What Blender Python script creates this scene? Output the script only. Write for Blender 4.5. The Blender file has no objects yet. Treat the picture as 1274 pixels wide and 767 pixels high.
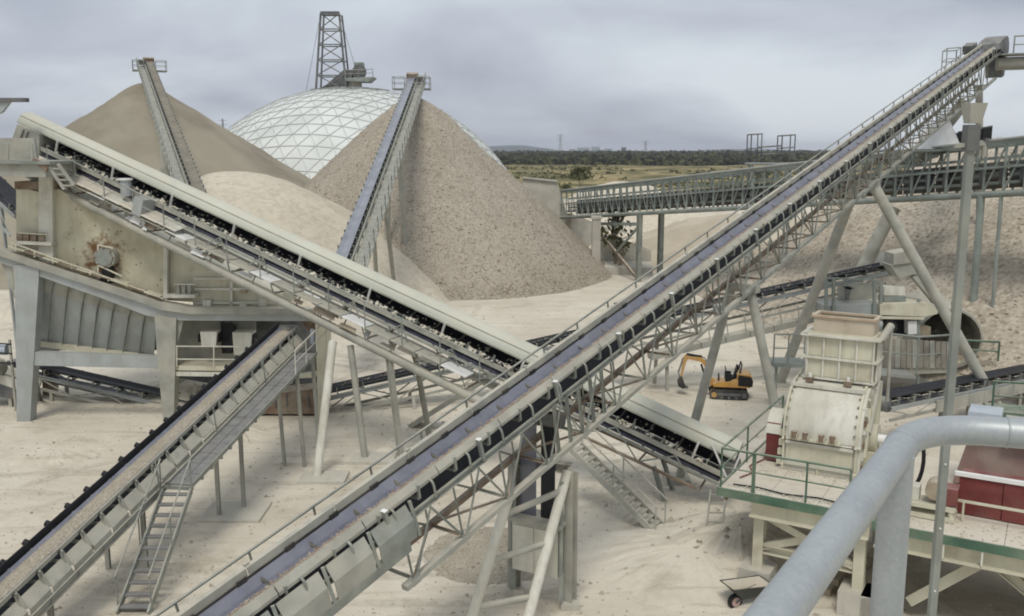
import bpy, bmesh, math, random
from mathutils import Vector as V, Matrix as MX, noise as NZ
random.seed(11)
SC = bpy.context.scene
COL = SC.collection

# ------------------------------------------------------------------ camera, sky, sun, exposure
F = 1150.0                      # focal length in pixels of the 1274 px wide photograph
H = 12.0                        # camera height over the yard
PITCH = math.atan(196 / F)
cp, sp = math.cos(PITCH), math.sin(PITCH)
cam = bpy.data.cameras.new('camera')
cam.sensor_width = 36.0
cam.lens = 36.0 * F / 1274
cam.clip_start = 0.1
cam.clip_end = 20000
camo = bpy.data.objects.new('camera', cam)
camo.location = (0, 0, H)
camo.rotation_euler = (math.pi / 2 - PITCH, 0, 0)
COL.objects.link(camo)
SC.camera = camo
SC.view_settings.view_transform = 'Standard'
SC.view_settings.look = 'None'
SC.view_settings.gamma = 1
SC.view_settings.exposure = 0.32
SC.cycles.filter_width = 1.9
SC.cycles.max_bounces = 6
SC.cycles.volume_bounces = 0

SUN_EL, SUN_AZ = math.radians(60), math.radians(187)    # high, over the left shoulder, veiled by cloud
w = bpy.data.worlds.new('World')
SC.world = w
w.use_nodes = True
nt = w.node_tree
nt.nodes.clear()
N = nt.nodes.new
out = N('ShaderNodeOutputWorld')
mixs = N('ShaderNodeMixShader')
bg1 = N('ShaderNodeBackground'); bg2 = N('ShaderNodeBackground')
sky = N('ShaderNodeTexSky'); sky.sky_type = 'NISHITA'; sky.sun_disc = False
sky.sun_elevation = SUN_EL; sky.sun_rotation = SUN_AZ
bg1.inputs[1].default_value = 0.1
nt.links.new(sky.outputs[0], bg1.inputs[0])
tc = N('ShaderNodeTexCoord')
sep = N('ShaderNodeSeparateXYZ'); nt.links.new(tc.outputs['Generated'], sep.inputs[0])
mz = N('ShaderNodeMath'); mz.operation = 'MAXIMUM'; nt.links.new(sep.outputs[2], mz.inputs[0]); mz.inputs[1].default_value = 0.0
az = N('ShaderNodeMath'); az.operation = 'ADD'; nt.links.new(mz.outputs[0], az.inputs[0]); az.inputs[1].default_value = 0.30
dxn = N('ShaderNodeMath'); dxn.operation = 'DIVIDE'; nt.links.new(sep.outputs[0], dxn.inputs[0]); nt.links.new(az.outputs[0], dxn.inputs[1])
dyn = N('ShaderNodeMath'); dyn.operation = 'DIVIDE'; nt.links.new(sep.outputs[1], dyn.inputs[0]); nt.links.new(az.outputs[0], dyn.inputs[1])
cmb = N('ShaderNodeCombineXYZ'); nt.links.new(dxn.outputs[0], cmb.inputs[0]); nt.links.new(dyn.outputs[0], cmb.inputs[1]); cmb.inputs[2].default_value = 3.7
n1 = N('ShaderNodeTexNoise'); n1.inputs['Scale'].default_value = 0.85; n1.inputs['Detail'].default_value = 5; n1.inputs['Roughness'].default_value = 0.5; n1.inputs['Distortion'].default_value = 0.4
nt.links.new(cmb.outputs[0], n1.inputs['Vector'])
cr = N('ShaderNodeValToRGB'); nt.links.new(n1.outputs['Fac'], cr.inputs[0])
e = cr.color_ramp.elements
e[0].position = 0.31; e[0].color = (0.305, 0.328, 0.395, 1)
e[1].position = 0.57; e[1].color = (0.61, 0.652, 0.695, 1)
m_ = cr.color_ramp.elements.new(0.44); m_.color = (0.45, 0.48, 0.545, 1)
nt.links.new(cr.outputs[0], bg2.inputs[0])
bg2.inputs[1].default_value = 0.93
mixs.inputs[0].default_value = 0.93
nt.links.new(bg1.outputs[0], mixs.inputs[1]); nt.links.new(bg2.outputs[0], mixs.inputs[2])
nt.links.new(mixs.outputs[0], out.inputs[0])

sl = bpy.data.lights.new('sun', 'SUN')
sl.energy = 1.5; sl.angle = math.radians(19); sl.color = (1.0, 0.95, 0.865)
so = bpy.data.objects.new('sun', sl)
sd = V((math.sin(SUN_AZ) * math.cos(SUN_EL), math.cos(SUN_AZ) * math.cos(SUN_EL), math.sin(SUN_EL)))
so.rotation_euler = sd.to_track_quat('Z', 'Y').to_euler()
so.location = (0, 0, 60)
COL.objects.link(so)

# ------------------------------------------------------------------ measuring the photograph
def px(u, v, t):                 # the point that lies t metres deep along the view axis
    dx, dy = (u - 637) / F, (v - 383.5) / F
    return V((dx * t, t * (cp - dy * sp), H - t * (sp + dy * cp)))
def pz(u, v, z=0.0):             # ... at height z
    dy = (v - 383.5) / F
    return px(u, v, (H - z) / (sp + dy * cp))
def pY(u, v, Y):                 # ... in the vertical plane Y metres ahead
    dy = (v - 383.5) / F
    return px(u, v, Y / (cp - dy * sp))
Z = V((0, 0, 1))

# ------------------------------------------------------------------ materials
MATS = {}
def mat(name, c1, c2=None, scale=2.0, rough=0.7, metal=0.0, dust=0.0, rust=0.0, bump=0.0, bscale=20.0,
        speck=None, sscale=6.0, dustcol=(0.49, 0.455, 0.365), streak=0.0, spec=0.3, band=(0.35, 0.65)):
    m = bpy.data.materials.new(name); m.use_nodes = True
    t = m.node_tree; nd = t.nodes; ln = t.links
    b = nd['Principled BSDF']
    b.inputs['Roughness'].default_value = rough
    b.inputs['Metallic'].default_value = metal
    b.inputs['Specular IOR Level'].default_value = spec
    geo = nd.new('ShaderNodeNewGeometry')
    def noise(sc, det=5, vec=None, rg=0.55):
        n = nd.new('ShaderNodeTexNoise'); n.inputs['Scale'].default_value = sc; n.inputs['Detail'].default_value = det
        n.inputs['Roughness'].default_value = rg
        ln.new(vec or geo.outputs['Position'], n.inputs['Vector']); return n.outputs['Fac']
    def ramp(x, a, c):
        n = nd.new('ShaderNodeMapRange'); n.inputs[1].default_value = a; n.inputs[2].default_value = c
        n.interpolation_type = 'SMOOTHSTEP'
        ln.new(x, n.inputs[0]); return n.outputs[0]
    def mul(x, y):
        n = nd.new('ShaderNodeMath'); n.operation = 'MULTIPLY'
        ln.new(x, n.inputs[0])
        if isinstance(y, float): n.inputs[1].default_value = y
        else: ln.new(y, n.inputs[1])
        return n.outputs[0]
    def mix(f, a, c):
        n = nd.new('ShaderNodeMix'); n.data_type = 'RGBA'
        if isinstance(f, float): n.inputs[0].default_value = f
        else: ln.new(f, n.inputs[0])
        for i, x in ((6, a), (7, c)):
            if isinstance(x, tuple): n.inputs[i].default_value = (*x, 1)
            else: ln.new(x, n.inputs[i])
        return n.outputs[2]
    c2 = c2 or tuple(x * 0.72 for x in c1)
    col = mix(ramp(noise(scale), *band), c1, c2)
    if streak:
        mp = nd.new('ShaderNodeMapping'); mp.inputs['Scale'].default_value = (6, 6, 0.5)
        ln.new(geo.outputs['Position'], mp.inputs[0])
        col = mix(mul(ramp(noise(1.0, 4, mp.outputs[0]), 0.45, 0.75), float(streak)), col, tuple(x * 0.45 for x in c2))
    if speck:
        vo = nd.new('ShaderNodeTexVoronoi'); vo.inputs['Scale'].default_value = sscale
        ln.new(geo.outputs['Position'], vo.inputs['Vector'])
        sx = nd.new('ShaderNodeSeparateColor'); ln.new(vo.outputs['Color'], sx.inputs[0])
        for i, (sc_, amt) in enumerate(speck):
            col = mix(mul(ramp(sx.outputs[i], 0.55, 0.95), float(amt)), col, sc_)
    if rust:
        col = mix(mul(ramp(noise(1.3, 8), 0.56, 0.72), float(rust)), col, (0.16, 0.075, 0.03))
    if dust:
        sn = nd.new('ShaderNodeSeparateXYZ'); ln.new(geo.outputs['Normal'], sn.inputs[0])
        f = mul(ramp(sn.outputs[2], 0.15, 0.9), ramp(noise(3.1, 6), 0.25, 0.6))
        col = mix(mul(f, float(dust)), col, dustcol)
        col = mix(mul(ramp(noise(0.9, 7), 0.4, 0.7), float(dust) * 0.55), col, dustcol)
    ln.new(col, b.inputs['Base Color'])
    if bump:
        bp = nd.new('ShaderNodeBump'); bp.inputs['Strength'].default_value = bump; bp.inputs['Distance'].default_value = 0.05
        ln.new(noise(bscale, 6, None, 0.65), bp.inputs['Height']); ln.new(bp.outputs[0], b.inputs['Normal'])
    MATS[name] = m
    return m

mat('steel', (0.29, 0.315, 0.285), (0.20, 0.22, 0.20), 1.7, 0.55, 0.2, dust=0.5, rust=0.12, bump=0.1)
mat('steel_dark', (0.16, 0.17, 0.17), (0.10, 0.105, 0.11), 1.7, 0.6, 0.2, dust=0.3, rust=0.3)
mat('steel_blue', (0.41, 0.44, 0.43), (0.33, 0.355, 0.35), 0.9, 0.5, 0.2, dust=0.35, rust=0.06, streak=0.15)
mat('steel_green', (0.285, 0.325, 0.295), (0.205, 0.235, 0.215), 0.8, 0.55, 0.2, dust=0.25, rust=0.10)
mat('steel_dusty', (0.385, 0.385, 0.335), (0.285, 0.285, 0.25), 1.2, 0.75, 0.0, dust=0.7, rust=0.12, bump=0.15)
mat('rusty', (0.23, 0.17, 0.12), (0.15, 0.10, 0.07), 2.0, 0.85, 0.0, dust=0.6, rust=0.4)
mat('cream', (0.62, 0.60, 0.47), (0.53, 0.505, 0.38), 0.8, 0.6, 0.0, dust=0.45, rust=0.28, streak=0.18, bump=0.08)
mat('cream_pale', (0.67, 0.66, 0.58), (0.56, 0.55, 0.47), 0.9, 0.65, 0.0, dust=0.5, rust=0.2, streak=0.3, bump=0.06)
mat('hood', (0.53, 0.55, 0.475), (0.45, 0.47, 0.40), 0.35, 0.6, 0.0, dust=0.55, rust=0.03, dustcol=(0.56, 0.52, 0.41))
mat('green', (0.085, 0.16, 0.105), (0.06, 0.115, 0.08), 2.0, 0.6, 0.0, dust=0.45, rust=0.1)
mat('red', (0.185, 0.042, 0.036), (0.13, 0.03, 0.028), 1.2, 0.65, 0.0, dust=0.3, dustcol=(0.38, 0.30, 0.26))
mat('red_dusty', (0.30, 0.20, 0.175), (0.24, 0.15, 0.13), 1.0, 0.75, 0.0, dust=0.5)
mat('belt', (0.135, 0.142, 0.182), (0.088, 0.093, 0.12), 1.2, 0.30, 0.0, dust=0.12, spec=1.0, dustcol=(0.42, 0.40, 0.42))
mat('belt_black', (0.022, 0.023, 0.028), (0.014, 0.015, 0.018), 3.0, 0.55, 0.0)
mat('belt_navy', (0.06, 0.065, 0.10), (0.035, 0.04, 0.06), 3.0, 0.5, 0.0, dust=0.1)
mat('sand_belt', (0.25, 0.225, 0.175), (0.19, 0.17, 0.135), 1.2, 0.9)
mat('belt_light', (0.25, 0.26, 0.295), (0.19, 0.20, 0.225), 1.0, 0.38, 0.0, spec=0.8)
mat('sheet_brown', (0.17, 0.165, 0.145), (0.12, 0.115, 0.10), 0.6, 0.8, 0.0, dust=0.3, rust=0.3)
mat('sand_plate', (0.60, 0.56, 0.47), (0.50, 0.45, 0.36), 0.7, 0.85, 0.0, dust=0.6, bump=0.2, rust=.08, dustcol=(0.60, .55, .46))
mat('rubber', (0.035, 0.034, 0.033), None, 3.0, 0.75, 0.0, dust=0.25)
mat('black', (0.015, 0.015, 0.016), None, 3.0, 0.6)
mat('yellow', (0.50, 0.27, 0.06), (0.42, 0.22, 0.05), 2.0, 0.55, 0.0, dust=0.42, rust=.12)
mat('concrete', (0.54, 0.52, 0.45), (0.44, 0.42, 0.36), 0.8, 0.9, 0.0, dust=0.4, bump=0.3, streak=0.2)
mat('wood', (0.36, 0.30, 0.21), (0.26, 0.21, 0.15), 2.5, 0.85, 0.0, dust=0.5, bump=0.2)
mat('panel', (0.68, 0.705, 0.67), (0.58, 0.61, 0.575), 0.22, 0.45, 0.0, spec=0.4)
mat('frame_grey', (0.52, 0.53, 0.52), (0.44, 0.45, 0.44), 1.0, 0.6, 0.2)
mat('white', (0.76, 0.76, 0.73), (0.68, 0.68, 0.65), 1.5, 0.6, 0.0)
mat('blue_grey', (0.42, 0.48, 0.55), (0.36, 0.41, 0.47), 1.5, 0.5, 0.0, dust=0.2)
mat('gravel', (0.40, 0.365, 0.295), (0.33, 0.30, 0.24), 0.18, 0.95, 0.0, bump=0.7, bscale=9.0,
    speck=[((0.47, 0.41, 0.34), 0.65), ((0.21, 0.175, 0.14), 0.6), ((0.34, 0.28, 0.215), 0.5)], sscale=8.0, spec=0.1)
mat('gravel_dark', (0.53, 0.47, 0.38), (0.44, 0.385, 0.305), 0.22, 0.95, 0.0, bump=0.8, bscale=8.0,
    speck=[((0.54, 0.49, 0.40), 0.7), ((0.20, 0.175, 0.135), 0.55), ((0.31, 0.265, 0.20), 0.5)], sscale=5.0, spec=0.1)
mat('sand_grey', (0.315, 0.285, 0.22), (0.235, 0.21, 0.16), 0.13, 0.95, 0.0, bump=0.25, bscale=8.0, spec=0.1)
mat('sand_pale', (0.64, 0.59, 0.48), (0.55, 0.50, 0.395), 0.09, 0.95, 0.0, bump=0.35, bscale=6.0,
    speck=[((0.58, 0.52, 0.43), 0.35), ((0.36, 0.30, 0.23), 0.35), ((0.45, 0.39, 0.32), 0.3)], sscale=3.0, spec=0.1)
mat('grating', (0.20, 0.20, 0.195), (0.15, 0.15, 0.145), 2.5, 0.7, 0.1, dust=0.22, dustcol=(0.36, 0.34, 0.30))
mat('gravel_fine', (0.33, 0.30, 0.235), (0.40, 0.365, 0.29), 0.9, 0.95, 0.0, bump=0.6, bscale=18.0, speck=[((0.50, 0.44, 0.36), 0.6), ((0.22, 0.18, 0.14), 0.5), ((0.30, 0.26, 0.20), 0.4)], sscale=22.0, spec=0.1)
mat('stone_pale', (0.52, 0.47, 0.385), (0.36, 0.31, 0.245), 0.9, 0.95, 0.0, bump=0.3, spec=0.1)
mat('sand_tan', (0.50, 0.445, 0.35), (0.42, 0.365, 0.28), 0.12, 0.95, 0.0, bump=0.4, bscale=5.0, spec=0.1)
mat('stone', (0.42, 0.38, 0.305), (0.30, 0.26, 0.205), 1.1, 0.95, 0.0, bump=0.3, spec=0.1)
mat('stone_white', (0.68, 0.65, 0.56), (0.52, 0.48, 0.39), 2.0, 0.95, 0.0, bump=0.3, spec=0.1)
mat('stone_red', (0.33, 0.24, 0.19), (0.45, 0.39, 0.31), 5.0, 0.9, 0.0, spec=0.1)
mat('leaf', (0.075, 0.085, 0.034), (0.13, 0.125, 0.055), 0.09, 0.8, spec=0.1, band=(0.3, 0.7))
mat('leaf_dark', (0.060, 0.064, 0.028), (0.082, 0.080, 0.036), 0.02, 0.9, spec=0.05, band=(0.3, 0.7))
mat('hill', (0.10, 0.115, 0.10), (0.08, 0.095, 0.09), 0.004, 0.95, spec=0.0)

def ground_mat():
    m = bpy.data.materials.new('yard_dust'); m.use_nodes = True
    t = m.node_tree; nd = t.nodes; ln = t.links; b = nd['Principled BSDF']
    b.inputs['Roughness'].default_value = 0.97; b.inputs['Specular IOR Level'].default_value = 0.08
    geo = nd.new('ShaderNodeNewGeometry'); P = geo.outputs['Position']
    def noise(sc, det=6, vec=None, rg=0.55, dist=0.0):
        n = nd.new('ShaderNodeTexNoise'); n.inputs['Scale'].default_value = sc; n.inputs['Detail'].default_value = det
        n.inputs['Roughness'].default_value = rg; n.inputs['Distortion'].default_value = dist
        ln.new(vec or P, n.inputs['Vector']); return n.outputs['Fac']
    def ramp(x, a, c):
        n = nd.new('ShaderNodeMapRange'); n.interpolation_type = 'SMOOTHSTEP'
        n.inputs[1].default_value = a; n.inputs[2].default_value = c
        ln.new(x, n.inputs[0]); return n.outputs[0]
    def mth(op, x, y):
        n = nd.new('ShaderNodeMath'); n.operation = op
        for i, q in enumerate((x, y)):
            if isinstance(q, (int, float)): n.inputs[i].default_value = q
            else: ln.new(q, n.inputs[i])
        return n.outputs[0]
    def mix(f, a, c):
        n = nd.new('ShaderNodeMix'); n.data_type = 'RGBA'
        if isinstance(f, float): n.inputs[0].default_value = f
        else: ln.new(f, n.inputs[0])
        for i, x in ((6, a), (7, c)):
            if isinstance(x, tuple): n.inputs[i].default_value = (*x, 1)
            else: ln.new(x, n.inputs[i])
        return n.outputs[2]
    # pale limestone dust, browner damp patches, streaks left by wheels
    col = mix(ramp(noise(0.13, 7, None, 0.6, 0.3), 0.36, 0.66), (0.64, 0.592, 0.49), (0.54, 0.485, 0.39))
    col = mix(mth('MULTIPLY', ramp(noise(0.6, 8, None, 0.65), 0.48, 0.74), 0.6), col, (0.37, 0.32, 0.24))
    col = mix(mth('MULTIPLY', ramp(noise(0.05, 5), 0.5, 0.72), 0.75), col, (0.63, 0.60, 0.52))
    mp = nd.new('ShaderNodeMapping'); mp.inputs['Rotation'].default_value = (0, 0, 0.35); mp.inputs['Scale'].default_value = (0.12, 1.1, 1)
    ln.new(P, mp.inputs[0])
    col = mix(mth('MULTIPLY', ramp(noise(0.9, 5, mp.outputs[0], 0.6, 0.5), 0.50, 0.70), 0.5), col, (0.615, 0.575, 0.48))
    mp2 = nd.new('ShaderNodeMapping'); mp2.inputs['Rotation'].default_value = (0, 0, -0.25); mp2.inputs['Scale'].default_value = (0.16, 1.6, 1)
    ln.new(P, mp2.inputs[0])
    col = mix(mth('MULTIPLY', ramp(noise(1.3, 5, mp2.outputs[0], 0.6, 0.8), 0.54, 0.70), 0.45), col, (0.375, 0.325, 0.24))
    vo = nd.new('ShaderNodeTexVoronoi'); vo.inputs['Scale'].default_value = 2.2; ln.new(P, vo.inputs['Vector'])
    col = mix(mth('MULTIPLY', ramp(vo.outputs['Distance'], 0.20, 0.08), ramp(noise(0.35, 4), 0.46, 0.62)), col, (0.27, 0.22, 0.165))
    col = mix(mth('MULTIPLY', ramp(noise(5.5, 6, None, 0.7), 0.57, 0.74), 0.28), col, (0.38, 0.33, 0.25))
    col = mix(mth('MULTIPLY', ramp(noise(2.3, 7, None, 0.7), 0.56, 0.70), 0.4), col, (0.66, 0.625, 0.54))
    xy = nd.new('ShaderNodeVectorMath'); xy.operation = 'MULTIPLY'; ln.new(P, xy.inputs[0]); xy.inputs[1].default_value = (1, 1, 0)
    wob = mth('MULTIPLY', mth('SUBTRACT', noise(0.25, 3), 0.5), 1.4)
    ruts = None
    for (cx, cy, rr, gauge) in ((-60, 10, 72, 1.0), (-60, 10, 75.5, .9), (40, 130, 90, 1.0), (-25, 150, 118, 1.05), (-25, 150, 121.5, .9), (30, -60, 93, 1.0), (5, 75, 27, .9), (-70, 70, 66, 1.1), (-5, 55, 31, .8)):
        dn = nd.new('ShaderNodeVectorMath'); dn.operation = 'DISTANCE'; ln.new(xy.outputs[0], dn.inputs[0]); dn.inputs[1].default_value = (cx, cy, 0)
        o = mth('ABSOLUTE', mth('SUBTRACT', mth('ABSOLUTE', mth('ADD', mth('SUBTRACT', dn.outputs['Value'], rr), wob), 0), gauge), 0)
        f = ramp(o, 0.34, 0.10)
        ruts = f if ruts is None else mth('MAXIMUM', ruts, f)
    ruts = mth('MULTIPLY', ruts, ramp(noise(0.16, 5), 0.40, 0.58))
    tread = ramp(noise(3.5, 3), 0.4, 0.6)
    col = mix(mth('MULTIPLY', ruts, 0.62), col, (0.36, 0.315, 0.24))
    col = mix(mth('MULTIPLY', mth('MULTIPLY', ruts, tread), 0.5), col, (0.62, 0.585, 0.50))
    # beyond the yard: sandy heath, then dark scrub
    sp_ = nd.new('ShaderNodeSeparateXYZ'); ln.new(P, sp_.inputs[0])
    d = mth('ADD', sp_.outputs[1], mth('MULTIPLY', mth('SUBTRACT', noise(0.012, 5), 0.5), 160))
    heath = mix(ramp(noise(0.035, 8, None, 0.65), 0.40, 0.58), (0.37, 0.295, 0.155), (0.12, 0.112, 0.05))
    heath = mix(ramp(noise(0.2, 6, None, 0.6), 0.5, 0.65), heath, (0.10, 0.10, 0.045))
    col = mix(ramp(d, 215, 265), col, heath)
    far = mix(ramp(noise(0.006, 6), 0.4, 0.6), (0.060, 0.070, 0.030), (0.095, 0.096, 0.042))
    col = mix(ramp(d, 640, 860), col, far)
    ln.new(col, b.inputs['Base Color'])
    bp = nd.new('ShaderNodeBump'); bp.inputs['Strength'].default_value = 0.7; bp.inputs['Distance'].default_value = 0.10
    hgt = mth('ADD', noise(1.6, 8, None, 0.65), mth('MULTIPLY', noise(9.0, 5), 0.35)); hgt = mth('SUBTRACT', hgt, mth('MULTIPLY', ruts, 0.55))
    ln.new(hgt, bp.inputs['Height']); ln.new(bp.outputs[0], b.inputs['Normal'])
    MATS['ground'] = m
ground_mat()

# ------------------------------------------------------------------ object helpers
WM = {}                                              # world matrix of every object made here
def link(name, data, parent, mw):
    o = bpy.data.objects.new(name, data); COL.objects.link(o)
    if parent is not None:
        o.parent = parent
        o.matrix_basis = WM[parent.name].inverted() @ mw
    else:
        o.matrix_basis = mw
    WM[o.name] = mw.copy()
    return o
def tag(o, label=None, cat=None, group=None, kind=None):
    if label: o['label'] = label
    if cat: o['category'] = cat
    if group: o['group'] = group
    if kind: o['kind'] = kind
    return o
def thing(name, label, cat, loc, group=None):
    return tag(link(name, None, None, MX.Translation(V(loc))), label, cat, group)

class MB:                                            # collects shapes into one mesh, in world coordinates
    def __init__(s): s.v = []; s.f = []; s.m = []; s.sm = []; s.mats = []
    def mi(s, m):
        if m not in s.mats: s.mats.append(m)
        return s.mats.index(m)
    def add(s, vs, fs, m, smooth=False):
        o = len(s.v); s.v += [tuple(x) for x in vs]; k = s.mi(m)
        for f in fs: s.f.append([o + i for i in f]); s.m.append(k); s.sm.append(smooth)
        return s
    def prism(s, poly, ext, m):                      # polygon pulled along a vector
        n = len(poly); ext = V(ext); vs = [V(p) for p in poly] + [V(p) + ext for p in poly]
        fs = [list(range(n))[::-1], list(range(n, 2 * n))] + [[i, (i + 1) % n, n + (i + 1) % n, n + i] for i in range(n)]
        return s.add(vs, fs, m)
    def box(s, c, sx, sy, sz, m, ax=None):
        ax = ax or (V((1, 0, 0)), V((0, 1, 0)), Z); c = V(c)
        vs = [c + ax[0] * sx * i + ax[1] * sy * j + ax[2] * sz * k for k in (-.5, .5) for (i, j) in ((-.5, -.5), (.5, -.5), (.5, .5), (-.5, .5))]
        return s.add(vs, [[3, 2, 1, 0], [4, 5, 6, 7], [0, 1, 5, 4], [1, 2, 6, 5], [2, 3, 7, 6], [3, 0, 4, 7]], m)
    def bar(s, a, b, wd, h, m, up=Z):
        a, b = V(a), V(b); d = (b - a); L = d.length; d = d / L
        x = d.cross(V(up))
        if x.length < 1e-4: x = d.cross(V((1, 0, 0)))
        x.normalize(); y = x.cross(d)
        return s.box((a + b) / 2, wd, L, h, m, (x, d, y))
    def tube(s, a, b, r1, m, r2=None, n=10, cap=True):
        a, b = V(a), V(b); r2 = r1 if r2 is None else r2
        d = (b - a).normalized(); x = d.orthogonal().normalized(); y = d.cross(x)
        vs = [a + (x * math.cos(q) + y * math.sin(q)) * r1 for q in [2 * math.pi * i / n for i in range(n)]]
        vs += [b + (x * math.cos(q) + y * math.sin(q)) * r2 for q in [2 * math.pi * i / n for i in range(n)]]
        s.add(vs, [[i, (i + 1) % n, n + (i + 1) % n, n + i] for i in range(n)], m, True)
        if cap: s.add(vs[:n][::-1], [list(range(n))], m); s.add(vs[n:], [list(range(n))], m)
        return s
    def path(s, pts, r, m, n=8):                     # a bent pipe
        pts = [V(p) for p in pts]; rings = []; k = len(pts); x = None
        for i, p in enumerate(pts):
            d = (pts[min(i + 1, k - 1)] - pts[max(i - 1, 0)]).normalized()
            x = d.orthogonal().normalized() if x is None else (x - d * x.dot(d)).normalized()
            y = d.cross(x)
            rings.append([p + (x * math.cos(2 * math.pi * j / n) + y * math.sin(2 * math.pi * j / n)) * r for j in range(n)])
        vs = [q for rg in rings for q in rg]
        fs = [[i * n + j, i * n + (j + 1) % n, (i + 1) * n + (j + 1) % n, (i + 1) * n + j] for i in range(k - 1) for j in range(n)]
        s.add(vs, fs, m, True)
        s.add(rings[0][::-1], [list(range(n))], m); s.add(rings[-1], [list(range(n))], m)
        return s
    def loft(s, prof, ext, m, smooth=True, closed=False):   # open profile pulled along a vector
        n = len(prof); ext = V(ext); vs = [V(p) for p in prof] + [V(p) + ext for p in prof]
        return s.add(vs, [[i, i + 1, n + i + 1, n + i] for i in range(n - 1)], m, smooth)
    def stone(s, c, r, m, rnd=random):
        vs = []
        for d in ((1, 0, 0), (-1, 0, 0), (0, 1, 0), (0, -1, 0), (0, 0, 1), (0, 0, -1)):
            q = V(d) * r * rnd.uniform(0.55, 1.1) + V((rnd.uniform(-1, 1), rnd.uniform(-1, 1), rnd.uniform(-1, 1))) * r * 0.25
            vs.append(V(c) + q)
        return s.add(vs, [[0, 2, 4], [2, 1, 4], [1, 3, 4], [3, 0, 4], [2, 0, 5], [1, 2, 5], [3, 1, 5], [0, 3, 5]], m)
    def mesh(s, name, inv=None):
        me = bpy.data.meshes.new(name)
        vs = [inv @ V(v) for v in s.v] if inv is not None else s.v
        me.from_pydata(vs, [], s.f)
        for m in s.mats: me.materials.append(MATS[m])
        me.polygons.foreach_set('material_index', s.m); me.polygons.foreach_set('use_smooth', s.sm)
        me.update(); return me
    def build(s, name, parent=None, label=None, kind=None, at=None):
        if parent is not None: mw = MX.Translation(WM[parent.name].translation)
        else: mw = MX.Translation(V(at) if at is not None else V((0, 0, 0)))
        o = link(name, s.mesh(name, mw.inverted()), parent, mw)
        return tag(o, label, None, None, kind)

UNIT = {}
def unit(shape, m):
    k = (shape, m)
    if k not in UNIT:
        b = MB()
        if shape == 'box': b.box((0, 0, 0), 1, 1, 1, m)
        elif shape == 'tube': b.tube((0, -.5, 0), (0, .5, 0), 1, m, n=12)
        elif shape == 'chan':                      # C section, x = width, z = height, y = length
            b.box((-.42, 0, 0), .16, 1, 1, m); b.box((.08, 0, .45), .84, 1, .1, m); b.box((.08, 0, -.45), .84, 1, .1, m)
        elif shape == 'ibeam':
            b.box((0, 0, 0), .14, 1, .86, m); b.box((0, 0, .465), 1, 1, .07, m); b.box((0, 0, -.465), 1, 1, .07, m)
        elif shape == 'angle':
            b.box((-.43, 0, 0), .14, 1, 1, m); b.box((.07, 0, -.43), .86, 1, .14, m)
        UNIT[k] = b.mesh(shape + '_' + m)
    return UNIT[k]
def bar(T, name, a, b, wd, h, m='steel', shape='box', up=Z, label=None):
    a, b = V(a), V(b); d = b - a; L = d.length; d = d / L
    x = d.cross(V(up))
    if x.length < 1e-3: x = d.cross(V((0, 1, 0)))
    x.normalize(); y = x.cross(d); c = (a + b) / 2
    mw = MX(((x.x * wd, d.x * L, y.x * h, c.x), (x.y * wd, d.y * L, y.y * h, c.y), (x.z * wd, d.z * L, y.z * h, c.z), (0, 0, 0, 1)))
    return tag(link(name, unit(shape, m), T, mw), label)
def tube(T, name, a, b, r, m='steel', label=None): return bar(T, name, a, b, r, r, m, 'tube', label=label)

class Line:                                          # a conveyor's frame: s along, a towards the camera side, b square to the belt
    def __init__(self, A, B):
        self.A = V(A); self.d = (V(B) - V(A)).normalized(); self.L = (V(B) - V(A)).length
        r = V((self.d.y, -self.d.x, 0)).normalized()
        if r.dot(V((0, 0, 0)) - V((self.A.x + B[0], self.A.y + B[1], 0))) < 0: r = -r
        self.r = r; self.n = (Z - self.d * self.d.z).normalized()
    def p(self, s, a=0, b=0): return self.A + self.d * s + self.r * a + self.n * b
    def mx(self, s, a=0, b=0):
        c = self.p(s, a, b); r, d, n = self.r, self.d, self.n
        return MX(((r.x, d.x, n.x, c.x), (r.y, d.y, n.y, c.y), (r.z, d.z, n.z, c.z), (0, 0, 0, 1)))
    def ground(self, s, a): q = self.p(s, a, 0); return V((q.x, q.y, 0))

def ribbon(T, name, ln, s0, s1, prof, th, m, seg=1):    # prof: list of (a, b)
    b = MB(); n = len(prof)
    up = [ln.p(s0, a, c) for a, c in prof]; lo = [ln.p(s0, a, c - th) for a, c in prof]
    e = ln.d * (s1 - s0); ring = up + lo[::-1]
    b.prism(ring, e, m)
    return b.build(name, T)
def idler_mesh(hw, m_fr='steel', m_ro='steel_dark', drop=0.30):   # one troughing idler in line coordinates (x=a, y=s, z=b)
    b = MB()
    b.bar((-hw, 0, -drop), (hw, 0, -drop), .07, .06, m_fr)
    for sg in (-1, 1):
        b.bar((sg * hw, 0, -drop), (sg * (hw + .03), 0, .03), .06, .05, m_fr, up=V((0, 1, 0)))
        b.tube((sg * hw * .36, 0, -.13), (sg * hw * .97, 0, -.01), .055, m_ro, n=8)
        b.bar((sg * hw * .4, 0, -drop), (sg * hw * .4, 0, -.12), .04, .04, m_fr, up=V((0, 1, 0)))
    b.tube((-hw * .34, 0, -.14), (hw * .34, 0, -.14), .055, m_ro, n=8)
    return b.mesh('idler')
def trough(hw): return [(-hw, .05), (-hw * .4, -.06), (hw * .4, -.06), (hw, .05)]
def rocks_on(T, ln, s0, s1, hw, n, r0, r1, m, b0=-.03, peak=.06, a_c=0.0):
    b = MB()
    for i in range(n):
        a = max(-hw, min(hw, random.gauss(a_c, hw * .5)))
        s = random.uniform(s0, s1); k = 0.6 + .4 * NZ.noise(V((s * .35, 2.7, T.location.x)))
        b.stone(ln.p(s, a, b0 + peak * k * (1 - abs((a - a_c) / hw) * .8)), random.uniform(r0, r1) * (0.6 + k * .4), m)
    return b.build('stones', T, kind='stuff')
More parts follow.
